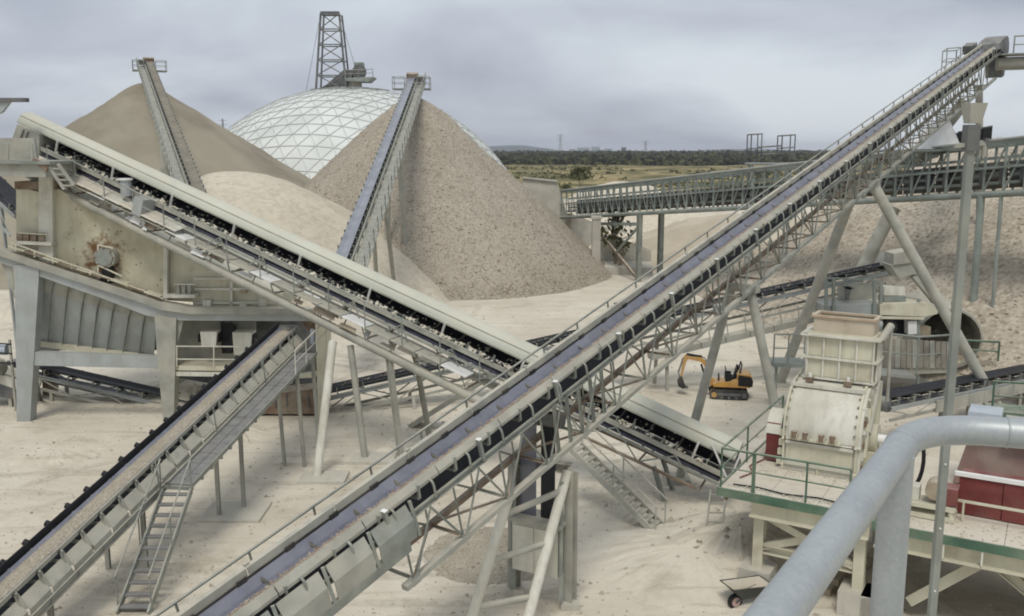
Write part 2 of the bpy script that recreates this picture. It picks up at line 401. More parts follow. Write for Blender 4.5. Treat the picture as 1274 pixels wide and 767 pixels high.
def rail(T, posts, top, r=.025, m='steel', mid=True):    # guard rail: posts = list of base points, top = height vector
    top = V(top)
    for p in posts: tube(T, 'rail_post', p, V(p) + top, r, m)
    for i in range(len(posts) - 1):
        tube(T, 'handrail', V(posts[i]) + top, V(posts[i + 1]) + top, r * 1.15, m)
        if mid: tube(T, 'mid_rail', V(posts[i]) + top * .52, V(posts[i + 1]) + top * .52, r * .8, m)
# ------------------------------------------------------------------ the ground, out to the horizon
def ground_h(x, y):
    r = math.hypot(x, y)
    h = 0.10 * NZ.noise(V((x * .11, y * .11, 0))) + 0.05 * NZ.noise(V((x * .45, y * .45, 5)))
    k = min(1, max(0, (y - 110) / 60)) * (1 if y > 0 else 0)
    h += k * (1.3 * NZ.noise(V((x * .016, y * .016, 9))) + .6 * NZ.noise(V((x * .05, y * .05, 2))))
    h += 7.0 * min(1, max(0, (r - 500) / 1500)) + 2.5 * NZ.noise(V((x * .003, y * .003, 4))) * min(1, max(0, (r - 300) / 500))
    near = min(1, max(0, (r - 12) / 8))
    return h * near
def ground():
    vs, fs = [], []
    rad = [0.0]; r = 4.0
    while r < 9000: rad.append(r); r += max(.55, r * .018)
    na = 300
    for i, r in enumerate(rad):
        for j in range(na):
            # finer steps across the view, coarser behind
            q = j / na; a = math.pi / 2 + (q - .5) * 2 * math.pi
            x, y = r * math.cos(a), r * math.sin(a)
            vs.append((x, y, ground_h(x, y)))
    for i in range(len(rad) - 1):
        for j in range(na):
            k = (j + 1) % na
            if i == 0: fs.append([j, na + j, na + k]) if False else fs.append([j, na + j, na + k, k])
            else: fs.append([i * na + j, (i + 1) * na + j, (i + 1) * na + k, i * na + k])
    me = bpy.data.meshes.new('ground'); me.from_pydata(vs, [], fs)
    bm = bmesh.new(); bm.from_mesh(me); bmesh.ops.remove_doubles(bm, verts=bm.verts, dist=1e-4); bmesh.ops.recalc_face_normals(bm, faces=bm.faces); bm.to_mesh(me); bm.free()
    me.materials.append(MATS['ground']); me.polygons.foreach_set('use_smooth', [True] * len(me.polygons))
    tag(link('ground', me, None, MX()), kind='structure')
ground()

def blob_mass(name, spots, m, rnd):                   # low bushes / woods: many leaf-sized faces, one object
    b = MB()
    for (x, y, rr, hh) in spots:
        z0 = ground_h(x, y); k = 9 if rr < 2.2 else 20
        for i in range(k):
            a = rnd.uniform(0, 6.283); q = rnd.random() ** .5; zz = rnd.uniform(.05, 1) * (1 - q * q * .7)
            c = V((x + math.cos(a) * q * rr, y + math.sin(a) * q * rr, z0 + zz * hh)); s = rr * rnd.uniform(.3, .6)
            u1 = V((rnd.uniform(-1, 1), rnd.uniform(-1, 1), rnd.uniform(-.6, .8))).normalized() * s
            u2 = V((rnd.uniform(-1, 1), rnd.uniform(-1, 1), rnd.uniform(-.2, 1))).normalized() * s
            b.add([c - u1, c + u2 * .8, c + u1, c - u2 * .7], [[0, 1, 2, 3]], m)
    return b.build(name, None, kind='stuff')
rs = random.Random(5)
spots = []
while len(spots) < 4200:
    y = rs.uniform(235, 900); x = rs.uniform(-.62 * y, .62 * y)
    if NZ.noise(V((x * .014, y * .014, 7))) + .5 * NZ.noise(V((x * .05, y * .05, 1))) < .17 + (.0 if y < 720 else -.5): continue
    r = rs.uniform(.5, 1.9) * (1 + (y > 720) * .6); spots.append((x, y, r, r * rs.uniform(.7, 1.2)))
blob_mass('heath_scrub', spots, 'leaf', rs)
spots = []
while len(spots) < 6500:
    y = 720 + 1400 * rs.random() ** 1.3; x = rs.uniform(-.62 * y, .62 * y)
    r = rs.uniform(3, 7); spots.append((x, y, r, r * rs.uniform(.6, 1.0)))
blob_mass('distant_woodland', spots, 'leaf_dark', rs)
b = MB()
for (x0, y0, wx, hz) in ((0, 5200, 330, 40), (-1500, 5600, 500, 36), (1500, 6000, 500, 22), (2900, 5200, 700, 26)):
    n = 40
    for i in range(n):
        x = x0 + (i / n - .5) * wx * 2; k = math.cos((i / n - .5) * math.pi); x2 = x0 + ((i + 1) / n - .5) * wx * 2; k2 = math.cos(((i + 1) / n - .5) * math.pi)
        h1, h2 = hz * k + 5 * NZ.noise(V((x * .01, 3, 0))), hz * k2 + 5 * NZ.noise(V((x2 * .01, 3, 0)))
        b.add([(x, y0 - 260, 0), (x2, y0 - 260, 0), (x2, y0, h2), (x, y0, h1)], [[0, 1, 2, 3]], 'hill', True)
        b.add([(x, y0, h1), (x2, y0, h2), (x2, y0 + 300, 0), (x, y0 + 300, 0)], [[0, 1, 2, 3]], 'hill', True)
tag(b.build('hills', None), kind='structure')

# far pylons and a huddle of far buildings on the skyline
def pylon(u, dist, h, label):
    p = px(u, 190, dist); p.z = 4
    T = thing('electricity_pylon', label, 'pylon', p, 'far electricity pylons on the skyline')
    b = MB()
    for sx in (-1, 1):
        for sy in (-1, 1): b.bar(p + V((sx * 3, sy * 3, -6)), p + V((sx * .5, sy * .5, h)), .5, .5, 'steel_blue')
    k = 7
    for i in range(k):
        z0, z1 = h * i / k, h * (i + 1) / k; w0, w1 = 3 - 2.5 * i / k, 3 - 2.5 * (i + 1) / k
        for sy in (-1, 1): b.bar(p + V((-w0, sy * w0, z0)), p + V((w1, sy * w1, z1)), .3, .3, 'steel_blue'); b.bar(p + V((w0, sy * w0, z0)), p + V((-w1, sy * w1, z1)), .3, .3, 'steel_blue')
    b.build('mast', T)
    for z in (.72, .84, .95): bar(T, 'cross_arm', p + V((-6, 0, h * z)), p + V((6, 0, h * z)), .5, .6, 'steel_blue')
pylon(697, 1500, 34, 'faint tall pylon on the skyline right of the big gravel cone')
pylon(279, 1300, 52, 'faint pylon standing behind the left edge of the white dome')
pylon(303, 1800, 50, 'faintest pylon just above the left rim of the white dome')
pylon(803, 1700, 26, 'faint pylon on the skyline above the long lattice gallery')
k_ = 0
for (u, wd, hh, lb) in ((726, 26, 8, 'far pale block with flat roof on the skyline, longest of the huddle'), (741, 16, 10, 'far pale block on the skyline, tallest of the huddle'),
                        (757, 14, 6, 'far low pale block at the right end of the skyline huddle'), (712, 12, 5, 'far small pale block at the left end of the skyline huddle'),
                        (776, 9, 9, 'far dark narrow tower block apart from the skyline huddle')):
    c = px(u, 186, 1950); c.z = 5
    T = thing('far_building', lb, 'building', c, 'far buildings on the skyline')
    b = MB(); b.box(c + V((0, 0, hh / 2 + 2)), wd, 14, hh + 4, 'blue_grey' if k_ < 4 else 'steel_dark'); b.build('wall', T)
    b = MB(); b.box(c + V((0, 0, hh + 4.4)), wd + 1, 15, .8, 'concrete'); b.build('roof', T)
    for i in range(3): bar(T, 'window', c + V((-wd * .35 + i * wd * .3, -7.05, hh * .6 + 2)), c + V((-wd * .35 + i * wd * .3 + wd * .15, -7.05, hh * .6 + 2)), .2, 2.2, 'steel_dark')
    k_ += 1

# ------------------------------------------------------------------ stockpiles
def pile(name, label, c, r, h, m, sharp=.12, namp=.35, concave=0.0, stones=0, stone_m='stone', srange=(.08, .22), seed=1, elong=None, at_front=True, toe=1.0):
    """a heap with its material's angle of repose; elong = (vector) stretches the summit into a ridge"""
    c = V(c); na, nr = 200, 70; vs, fs = [], []
    e = V(elong) if elong else V((0, 0, 0))
    def surf(a, q):                                   # q 0 summit .. 1 toe
        k = math.cos(a) * e.x + math.sin(a) * e.y
        el = e.length or 1
        off = e * max(-1, min(1, k / (el * .6 + 1e-6))) if elong else V((0, 0, 0))
        wob = 1 + .035 * NZ.noise(V((math.cos(a) * 1.7, math.sin(a) * 1.7, seed))) 
        x, y = math.cos(a) * q * r * wob, math.sin(a) * q * r * wob
        t = math.sqrt(q * q + sharp * sharp) - sharp * .9
        f = 1 - t / (math.sqrt(1 + sharp * sharp) - sharp * .9)
        f = f * (1 - concave) + concave * f * f
        if q > .88: f *= 1; 
        p = c + off * 1.0 + V((x, y, 0))
        nz = NZ.noise(V((p.x * .22, p.y * .22, seed))) * namp + NZ.noise(V((p.x * .9, p.y * .9, seed + 3))) * namp * .35
        # gullies run down the slope
        nz += NZ.noise(V((math.cos(a) * 7, math.sin(a) * 7, seed + q * .6))) * namp * .8 * q + NZ.noise(V((math.cos(a) * 19, math.sin(a) * 19, seed + 5 + q * 1.2))) * namp * .35 * q
        p.z = c.z + h * f + nz * (1 - .6 * abs(2 * f - 1) ** 3) - .35 * max(0, q - .9) * 10 * .3
        return p
    for i in range(nr + 1):
        for j in range(na): vs.append(surf(2 * math.pi * j / na, i / nr * 1.0))
    for i in range(nr):
        for j in range(na):
            k = (j + 1) % na; fs.append([i * na + j, (i + 1) * na + j, (i + 1) * na + k, i * na + k])
    T = thing(name, label, 'gravel pile' if 'gravel' in m else 'sand pile', c, 'stockpiles of crushed stone')
    b = MB(); b.add(vs, fs, m, True); b.build('heap', T)
    if stones:
        rn = random.Random(seed); b = MB(); n = 0
        while n < stones:
            a = rn.uniform(math.pi, 2 * math.pi) if at_front else rn.uniform(0, 6.283)
            q = rn.random() ** .5
            if rn.random() < .25: q = rn.uniform(.93, 1.04)
            p = surf(a, min(q, 1)); p.x += math.cos(a) * max(0, q - 1) * r; p.y += math.sin(a) * max(0, q - 1) * r
            b.stone(p, rn.uniform(*srange) * (1 if rn.random() < .85 else 1.7) * (.7 + .5 * q), stone_m if rn.random() < .7 else m, rn); n += 1
        b.build('loose_stones', T, kind='stuff')
    return T
pile('gravel_stockpile', 'big brown gravel cone under the steep belt conveyor, in front of the white dome', (-9.6, 92.5, -.2), 20.0, 17.6, 'gravel', .10, .45, .0, 12000, 'stone', (.03, .10), 1)
pile('sand_stockpile', 'tall grey fine-grained cone under the left stacking conveyor', (-43.5, 112, -.3), 33, 20.2, 'sand_grey', .035, .45, .10, 0, seed=2)
pile('sand_stockpile', 'pale cream heap of fines in front of the grey cone', (-22.5, 77, -.3), 18.5, 11.0, 'sand_pale', .30, .35, -.10, 0, seed=3)
pile('gravel_stockpile', 'dark coarse gravel bank at right behind the steel screen tower', (40.5, 65.5, -.3), 24.5, 13.6, 'gravel_dark', .16, .6, .0, 14000, 'stone_pale', (.04, .15), 4, elong=(2, -8, 0), at_front=False)
pile('sand_stockpile', 'far pale rounded mound whose top shows above the lattice gallery', (18, 150, -.5), 17, 8.2, 'sand_pale', .5, .3, 0, 0, seed=6)
pile('sand_stockpile', 'pale dust slope behind the concrete bunker wall', (9, 112, -.5), 11, 5.2, 'sand_pale', .4, .3, 0, 0, seed=7)
pile('sand_stockpile', 'low pale bank of fines under the lattice gallery beside the trestle', (27, 106, -.5), 20, 5.6, 'sand_tan', .4, .7, 0, 0, seed=8)
# small heaps in the yard
p = pz(612, 690); pile('rubble_heap', 'small brown heap of spilled gravel beside the counterweight tower', p, 2.2, .4, 'gravel_fine', .5, .12, 0, 220, 'stone', (.02, .07), 9, at_front=False)
p = pz(900, 690); pile('dust_heap', 'brown spill heap at the foot of the crusher deck', p + V((0.6, .5, -.1)), 3.2, 1.1, 'ground', .5, .25, 0, 120, 'stone', (.03, .12), 10, at_front=False)
p = pz(800, 690); pile('dust_heap', 'low smooth pale dust heap below the covered conveyor tail', p + V((1.4, -.6, -.1)), 3.4, .75, 'ground', .6, .12, 0, 0, seed=11)
p = pz(225, 500); pile('dust_heap', 'low pale dust heap under the screen plant', p + V((0, 2, -.1)), 3.5, .9, 'ground', .5, .2, 0, 60, 'stone', (.04, .12), 12, at_front=False)
for k_, (u, v, r, hh, lb) in enumerate(((120, 640, 1.7, .28, 'flat rough spill heap left of the plank walkway'), (70, 560, 2.2, .22, 'wide low spill heap in the open yard at left'), (255, 700, 1.5, .22, 'small spill heap between the stair and the rail of the long conveyor'),
        (520, 600, 1.8, .26, 'low spill heap under the far side of the long conveyor'), (470, 520, 2.0, .35, 'spill heap under the covered conveyor by the slim black belt'), (760, 620, 1.4, .22, 'tiny spill heap at the foot of the dusty stair'), (300, 540, 1.6, .3, 'spill heap in front of the column of the screen plant'))):
    p = pz(u, v); pile('spill_heap', lb, p - Z * .1, r, hh, 'ground', .5, .16, 0, 90, 'stone', (.015, .06), 20 + k_, at_front=False)
rn = random.Random(77); b = MB()
for i in range(6500):
    q = pz(rn.uniform(-60, 1330), 385 + 400 * rn.random() ** 1.5)
    if rn.random() < .5: q += V((NZ.noise(q * .3) * 2, 0, 0))
    q.z = ground_h(q.x, q.y); b.stone(q, rn.uniform(.015, .05) * (1 if rn.random() < .9 else 2.2), 'stone_pale' if rn.random() < .75 else 'stone', rn)
b.build('yard_gravel', None, kind='stuff')

# ------------------------------------------------------------------ the white geodesic dome with the mast on its crown
DC = V((-23.9, 140, -6.9)); DR = 28.1
def dome():
    T = thing('geodesic_dome', 'white geodesic storage dome with a triangular steel grid behind the gravel cones', 'dome', (DC.x, DC.y, 0))
    g = (1 + 5 ** .5) / 2
    iv = [V(v).normalized() for v in ((-1, g, 0), (1, g, 0), (-1, -g, 0), (1, -g, 0), (0, -1, g), (0, 1, g), (0, -1, -g), (0, 1, -g), (g, 0, -1), (g, 0, 1), (-g, 0, -1), (-g, 0, 1))]
    fc = [(0, 11, 5), (0, 5, 1), (0, 1, 7), (0, 7, 10), (0, 10, 11), (1, 5, 9), (5, 11, 4), (11, 10, 2), (10, 7, 6), (7, 1, 8), (3, 9, 4), (3, 4, 2), (3, 2, 6), (3, 6, 8), (3, 8, 9), (4, 9, 5), (2, 4, 11), (6, 2, 10), (8, 6, 7), (9, 8, 1)]
    rot = iv[5].rotation_difference(Z).to_matrix()
    rot = MX.Rotation(.45, 3, 'Z') @ rot
    iv = [rot @ v for v in iv]; n = 15
    panels, rest, edges = [], MB(), {}
    for f in fc:
        A, B_, C_ = (iv[i] for i in f)
        g_ = lambda i, j: (A * (n - i - j) + B_ * i + C_ * j).normalized()
        tris = []
        for i in range(n):
            for j in range(n - i):
                tris.append((g_(i, j), g_(i + 1, j), g_(i, j + 1)))
                if i + j < n - 1: tris.append((g_(i + 1, j), g_(i + 1, j + 1), g_(i, j + 1)))
        for t in tris:
            P = [DC + q * DR for q in t]
            if min(q.z for q in P) < .0: continue
            c = (P[0] + P[1] + P[2]) / 3; nrm = (c - DC).normalized(); vis = nrm.dot(V((0, 0, H)) - c) / (V((0, 0, H)) - c).length
            # in view: above the line of the heaps in front
            d = c - V((0, 0, H)); fwd = d.y * cp - d.z * sp; u = 637 + F * d.x / fwd; v = 383.5 - F * (d.y * sp + d.z * cp) / fwd
            hid = v > 225 or (u > 470 and v > 130 + (u - 530) * .9 and u > 530) or (u < 350 and v > 165 + (u - 290) * .75)
            panels.append((vis - (2 if hid else 0), P, c, nrm))
            for i in range(3):
                k = tuple(sorted((tuple(round(x, 3) for x in P[i]), tuple(round(x, 3) for x in P[(i + 1) % 3])))); edges[k] = 1
    panels.sort(key=lambda q: -q[0])
    rb = MB()
    for k, (vis, P, c, nrm) in enumerate(panels):
        q = [p + (c - p) * .018 for p in P]
        if k < 290 and vis > -.2:
            b = MB(); b.prism([x - nrm * .06 for x in q], nrm * .05, 'panel'); b.build('dome_panel', T)
        else: rb.prism([x - nrm * .06 for x in q], nrm * .05, 'panel')
    rb.build('far_panels', T, kind='stuff')
    sb = MB()
    for a, c in edges: sb.bar(V(a), V(c), .075, .14, 'frame_grey', up=(V(a) - DC).normalized())
    sb.build('strut_grid', T, kind='stuff')
    ln = MB(); ln.tube((DC.x, DC.y, -1.2), (DC.x, DC.y, 1.0), 27.3, 'concrete', n=96, cap=False); ln.build('ring_wall', T)
dome()
top = DC + V((0, 0, DR))
def crown():
    c = pY(425, 112, 138); c.z = top.z
    T = thing('lattice_mast', 'dark lattice mast with guy ropes standing on the crown of the white dome', 'mast', pY(405, 113, 138))
    L0, R0 = pY(393, 113, 136.5), pY(428, 96, 136.5); Lt, Rt = pY(399, 17, 137.6), pY(422, 17, 137.6)
    R0 = pY(431, 113, 136.5)
    dy = V((0, 3.4, 0)); dt = V((0, 2.2, 0))
    for k, (a, b_) in enumerate(((L0, Lt), (R0, Rt))):
        tube(T, 'mast_leg', a, b_, .16, 'steel_dark'); tube(T, 'mast_leg', a + dy, b_ + dt, .14, 'steel_dark')
    nb = 5
    for i in range(nb + 1):
        q = i / nb; q2 = (i + 1) / nb
        for o in (0, 1):
            e0 = dy.lerp(dt, q) * o; e1 = dy.lerp(dt, q2) * o
            tube(T, 'cross_bar', L0.lerp(Lt, q) + e0, R0.lerp(Rt, q) + e0, .09, 'steel_dark')
            if i < nb and not o:
                tube(T, 'diagonal_brace', L0.lerp(Lt, q) + e0, R0.lerp(Rt, q2) + e1, .075, 'steel_dark')
                tube(T, 'diagonal_brace', R0.lerp(Rt, q) + e0, L0.lerp(Lt, q2) + e1, .075, 'steel_dark')
    bar(T, 'head_beam', Lt, Rt, .7, .5, 'steel_dark')
    tube(T, 'guy_rope', Rt, pY(442, 84, 138), .03, 'steel_dark'); tube(T, 'guy_rope', Lt, pY(381, 113, 140), .03, 'steel_dark')
    T = thing('dome_feed_head', 'dark conveyor head with drive drum and small gallery on top of the white dome', 'conveyor head', pY(440, 112, 138))
    b = MB(); b.tube(pY(441, 113, 138.5), pY(441, 98, 138.5), 1.1, 'concrete', n=14); b.build('outlet_chute', T)
    b = MB(); b.prism([pY(398, 112, 137.6), pY(428, 113, 137.6), pY(436, 100, 137.6), pY(440, 88, 137.6), pY(429, 86, 137.6)], (0, 2.2, 0), 'steel_dark'); b.build('boom', T)
    b = MB(); b.tube(pY(447, 90, 136.8), pY(447, 90, 139.4), 1.05, 'steel_dark', n=14); b.build('drive_drum', T)
    b = MB(); b.box(pY(447, 82, 138), 1.3, 1.6, .8, 'steel'); b.build('motor', T)
    b = MB(); b.prism([pY(428, 97, 136.4), pY(465, 96, 136.4), pY(458, 102, 136.4), pY(430, 101, 136.4)], (0, 3.4, 0), 'steel'); b.build('gallery_deck', T)
    rail(T, [pY(430, 97, 136.4), pY(446, 97, 136.4), pY(464, 96, 136.4)], (0, 0, 1.1), .05, 'steel')
    b = MB(); 
    for i in range(9):
        q = 2 * math.pi * i / 9; b.bar(DC + V((math.cos(q) * 5.6, math.sin(q) * 5.6, DR - .55)), DC + V((math.cos(q + .7) * 5.6, math.sin(q + .7) * 5.6, DR - .55)), .4, .35, 'steel')
    b.build('crown_ring', T)
crown()

# ------------------------------------------------------------------ stacking conveyors that feed the far cones
def stacker(name_label, A, B, hw, legs, rail_side, belt='belt', cat='conveyor', depth=1.7):
    ln = Line(A, B); L = ln.L
    T = thing('stacking_conveyor', name_label, cat, (ln.A.x, ln.A.y, 0), 'stacking conveyors over the far cones')
    ribbon(T, 'belt', ln, 0, L, trough(hw), .03, belt)
    ribbon(T, 'return_belt', ln, .5, L - .5, [(-hw, -.55), (hw, -.55)], .02, 'belt_black')
    im = idler_mesh(hw + .08)
    k = int(L / 1.25)
    for i in range(k): link('idler', im, T, ln.mx((i + .5) * L / k))
    for sg in (-1, 1):
        bar(T, 'stringer', ln.p(0, sg * (hw + .15), -.38), ln.p(L, sg * (hw + .15), -.38), .1, .22, 'steel')
        bar(T, 'bottom_chord', ln.p(0, sg * (hw + .15), -depth), ln.p(L, sg * (hw + .15), -depth), .12, .14, 'steel')
        n = int(L / 1.9)
        for i in range(n):
            s0, s1 = i * L / n, (i + 1) * L / n
            a = sg * (hw + .15)
            bar(T, 'vertical_strut', ln.p(s0, a, -.45), ln.p(s0, a, -depth), .07, .07, 'steel')
            bar(T, 'diagonal_brace', ln.p(s0, a, -.45) if i % 2 else ln.p(s0, a, -depth), ln.p(s1, a, -depth) if i % 2 else ln.p(s1, a, -.45), .06, .06, 'steel')
        if sg == rail_side:
            a = sg * (hw + 1.0)
            n2 = int(L / 2.0)
            for i in range(n2): bar(T, 'walkway_plate', ln.p(i * L / n2 + .02, sg * (hw + .62), -.62), ln.p((i + 1) * L / n2 - .02, sg * (hw + .62), -.62), .8, .05, 'steel')
            rail(T, [ln.p(i * L / n2, a, -.62) for i in range(n2 + 1)], ln.n * 1.05, .03, 'steel')
    # head: drum, box and small gallery
    b = MB(); b.tube(ln.p(L, -hw - .1, -.2), ln.p(L, hw + .1, -.2), .36, 'steel_dark', n=14); b.build('head_drum', T)
    b = MB(); b.box(ln.p(L + .15, 0, .12), 2 * hw + .5, .9, .45, 'rusty', (ln.r, ln.d, ln.n)); b.build('head_hood', T)
    b = MB(); b.box(ln.p(L - .6, (hw + .55) * rail_side, -.1), .8, .6, .6, 'steel_dark', (ln.r, ln.d, ln.n)); b.build('drive_motor', T)
    for sg in (-1, 1):
        q = ln.p(L - 1.2, sg * (hw + .9), -1.0); hx = V((ln.r.x, ln.r.y, 0)).normalized(); hy = V((ln.d.x, ln.d.y, 0)).normalized()
        b = MB(); b.box(q, 1.3, 2.0, .1, 'steel', (hx, hy, Z)); b.build('head_deck', T)
        o = hx * sg * .6
        rail(T, [q + o * -1 + hy * 1, q + o + hy * 1, q + o - hy * 1, q - o - hy * 1], (0, 0, 1.15), .035, 'steel')
    for (s, r_, spread, lean) in legs:
        for sg in (-1, 1):
            tp = ln.p(s, sg * (hw + .1), -depth); ft = V((tp.x, tp.y, 0)) + V((ln.r.x, ln.r.y, 0)) * sg * spread + V((ln.d.x, ln.d.y, 0)) * lean; ft.z = -.3
            tube(T, 'leg', ft, tp, r_, 'steel_dusty')
    return T, ln
# over the big gravel cone
stacker('steep blue-belted stacking conveyor above the big brown gravel cone', px(415, 345, 47), px(513, 96, 93.5), .33, [(31, .24, .5, 0.5), (19, .16, .3, 5)], 1, 'belt_light')
# over the grey cone at left
stacker('stacking conveyor above the tall grey cone, its belt carrying brown sand', px(262, 275, 58), px(185, 76, 111), .36, [(34, .45, .2, 1.0), (12, .2, .7, 0)], 1, 'sand_belt')

# ------------------------------------------------------------------ the long lattice gallery
def gallery():
    bl, br = px(698, 271, 100), px(1330, 236.5, 46.5)
    ln = Line(bl, br); L = ln.L
    hh, wd = 2.75, 2.3
    T = thing('conveyor_gallery', 'long grey-green lattice girder gallery carrying an enclosed conveyor across the yard', 'conveyor gallery', (bl.x, bl.y, 0))
    up = Z
    P = lambda s, a, b_: ln.A + ln.d * s + ln.r * a + Z * b_
    for a in (0, -wd):
        tube(T, 'bottom_chord', P(0, a, 0), P(L, a, 0), .17, 'steel_green')
        bar(T, 'top_chord', P(0, a, hh), P(L, a, hh), .2, .2, 'steel_green')
        n = 46
        for i in range(n + 1):
            s = L * i / n
            bar(T, 'vertical_strut', P(s, a, .1), P(s, a, hh - .1), .11, .11, 'steel_green')
            if i < n and a == 0 or i < n and i % 2:
                s1 = L * (i + 1) / n
                bar(T, 'diagonal_brace', P(s, a, hh - .1) if i < n * .45 else P(s, a, .1), P(s1, a, .1) if i < n * .45 else P(s1, a, hh - .1), .08, .08, 'steel_green')
    for i in range(47):
        s = L * i / 46; bar(T, 'floor_beam', P(s, 0, .05), P(s, -wd, .05), .1, .16, 'rusty')
        if i % 2 == 0: bar(T, 'roof_beam', P(s, 0, hh - .02), P(s, -wd, hh - .02), .08, .1, 'steel_green')
    for (b_, a, r_) in ((.62, -.7, .1), (1.05, -.9, .1), (1.5, -.7, .08), (2.0, -.9, .08)):
        bar(T, 'conveyor_stringer', P(0, a, b_), P(L, a, b_), .12, .16, 'steel_green')
    bar(T, 'belt', P(0, -1.2, 1.32), P(L, -1.2, 1.32), 1.0, .06, 'belt_black'); bar(T, 'return_belt', P(0, -1.2, .78), P(L, -1.2, .78), 1.0, .05, 'belt_black')
    n = 46
    for i in range(n):
        s = (i + .5) * L / n; bar(T, 'roller_frame', P(s, -.6, .55), P(s, -.6, 1.6), .08, .5, 'steel_dark'); 
        bar(T, 'floor_plate', P(i * L / n + .03, -.36, .16), P((i + 1) * L / n - .03, -.36, .16), .62, .04, 'rusty')
    for i in range(23): bar(T, 'side_sheet', P(i * L / 23 + .05, -wd * .82, 1.08), P((i + 1) * L / 23 - .05, -wd * .82, 1.08), .04, 1.5, 'sheet_brown' if i % 3 else 'steel_dark')
    tube(T, 'cable_pipe', P(0, .14, hh + .16), P(L, .14, hh + .16), .07, 'steel_blue'); bar(T, 'cable_tray', P(0, .12, hh * .52), P(L, .12, hh * .52), .1, .1, 'steel_green')
    # legs at the near end
    for (u0, v0, u1, v1) in ((1221, 244, 1232, 470), (1246, 242, 1262, 470)):
        s_ = (u0 - 698) ; q = px(u0, v0, 1 / (1 / 100 + (1 / 46.5 - 1 / 100) * (u0 - 698) / 632)); f = px(u1, v1, q.y * 1.0 / (cp - (v1 - 383.5) / F * sp)); f.z = -.2; f.y = q.y + .0; f.x = q.x + .1
        tube(T, 'leg', f, q, .2 if u0 < 1240 else .1, 'steel_green')
    q = px(1112, 258, 57); f = V((q.x - 3.2, q.y + 1.5, -.2)); tube(T, 'leg', f, q, .42, 'steel_dusty')
    # trestle in the middle
    c0, c1 = px(740, 270, 94.5), px(796, 267, 84.5)
    for c in (c0, c1): 
        for dx in (0, 1): q = c + ln.r * -wd * dx; bar(T, 'trestle_post', V((q.x, q.y, -.2)), q, .42, .42, 'steel', 'ibeam', up=ln.d)
    bar(T, 'trestle_beam', c0 - Z * .7, c1 - Z * .9, .3, .3, 'steel_green'); bar(T, 'trestle_brace', V((c1.x, c1.y, .2)), c0 - Z * .9, .22, .22, 'rusty'); bar(T, 'trestle_brace', V((c0.x, c0.y, 2.2)).lerp(V((c1.x, c1.y, 2)), .5), c1 - Z * 1, .18, .18, 'steel_green')
    return ln
GL = gallery()
# concrete bunker wall where the gallery comes out of the ground
def bunker():
    a, b_, c = pY(650, 222, 101), pY(694, 227, 100), pY(706, 272, 99)
    T = thing('concrete_bunker', 'pale concrete headwall at the far end of the lattice gallery beside the gravel cone', 'concrete wall', (b_.x, b_.y, 0))
    b = MB(); b.prism([V((a.x, 101, -.3)), V((a.x, 101, a.z)), V((b_.x, 101, b_.z)), V((b_.x + .9, 101, c.z + .6)), V((b_.x + 1.0, 101, -.3))], (0, 2.5, 0), 'concrete'); b.build('front_wall', T)
    b = MB(); b.prism([V((b_.x + .9, 101.2, -.3)), V((b_.x + .9, 101.2, c.z + .4)), V((b_.x + 6, 108, 3.0)), V((b_.x + 9, 112, -.3))], (.6, -.3, 0), 'concrete'); b.build('wing_wall', T)
    bar(T, 'coping', V((a.x, 101.2, a.z + .08)), V((b_.x, 101.2, b_.z + .08)), .9, .16, 'concrete')
    q = pY(741, 335, 90); T = thing('concrete_pillar', 'slim concrete pillar beside the gallery trestle', 'pillar', (q.x, q.y, 0))
    b = MB(); b.box((q.x, q.y, 2.7), .8, .9, 5.6, 'concrete'); b.build('shaft', T); b = MB(); b.box((q.x, q.y, 5.6), 1.0, 1.1, .25, 'concrete'); b.build('cap', T); b = MB(); b.box((q.x, q.y, .1), 1.3, 1.4, .5, 'concrete'); b.build('footing', T)
    q = pY(772, 335, 96); T = thing('stone_slab', 'low flat concrete slab on the ground under the gallery trestle', 'slab', (q.x, q.y, 0))
    b = MB(); b.prism([(q.x - 3, q.y - 6.2, .75), (q.x + 2.4, q.y - 6.4, .7), (q.x + 2.9, q.y - 2, .8), (q.x - 2.6, q.y - 1.8, .85)], (0, 0, -1), 'concrete'); b.build('slab_top', T)
    b = MB(); b.prism([(q.x - 2.7, q.y - 1.5, -.3), (q.x + 3.0, q.y - 1.6, -.3), (q.x + 2.9, q.y - 1.6, 2.0), (q.x - 1, q.y - 1.5, 3.3), (q.x - 2.7, q.y - 1.5, 3.6)], (0, .6, 0), 'concrete'); b.build('back_wall', T)
bunker()
def bush(u, v, Y, sx, sz, label, n=260, m='leaf_dark'):
    p = pY(u, v, Y); z0 = max(0, ground_h(p.x, p.y)); rn = random.Random(int(u))
    T = thing('bush', label, 'bush', (p.x, p.y, z0)); b = MB()
    for i in range(7):
        a = rn.uniform(0, 6.28); tip = p + V((math.cos(a) * sx * .5, math.sin(a) * sx * .3, rn.uniform(.1, .8) * sz))
        b.tube((p.x, p.y, z0), tip, .06, 'wood', .02, 5)
    b.build('stem', T); b = MB()
    for i in range(n):
        a = rn.uniform(0, 6.28); q = rn.random() ** .5; zz = rn.uniform(.05, 1)
        k = (1 - .55 * zz) * (1 + .35 * math.sin(a * 3 + 1))
        c = p + V((math.cos(a) * q * sx * k, math.sin(a) * q * sx * .7 * k, (zz - .35) * sz)); s = sx * rn.uniform(.08, .2)
        u1 = V((rn.uniform(-1, 1), rn.uniform(-1, 1), rn.uniform(-1, 1))).normalized() * s; u2 = V((rn.uniform(-1, 1), rn.uniform(-1, 1), rn.uniform(.2, 1))).normalized() * s * 1.6
        b.add([c - u1, c + u2, c + u1, c - u2 * .6], [[0, 1, 2, 3]], m)
    b.build('foliage', T)
bush(766, 292, 92, 1.9, 3.6, 'dark green bush growing inside the gallery trestle', 110, 'leaf')
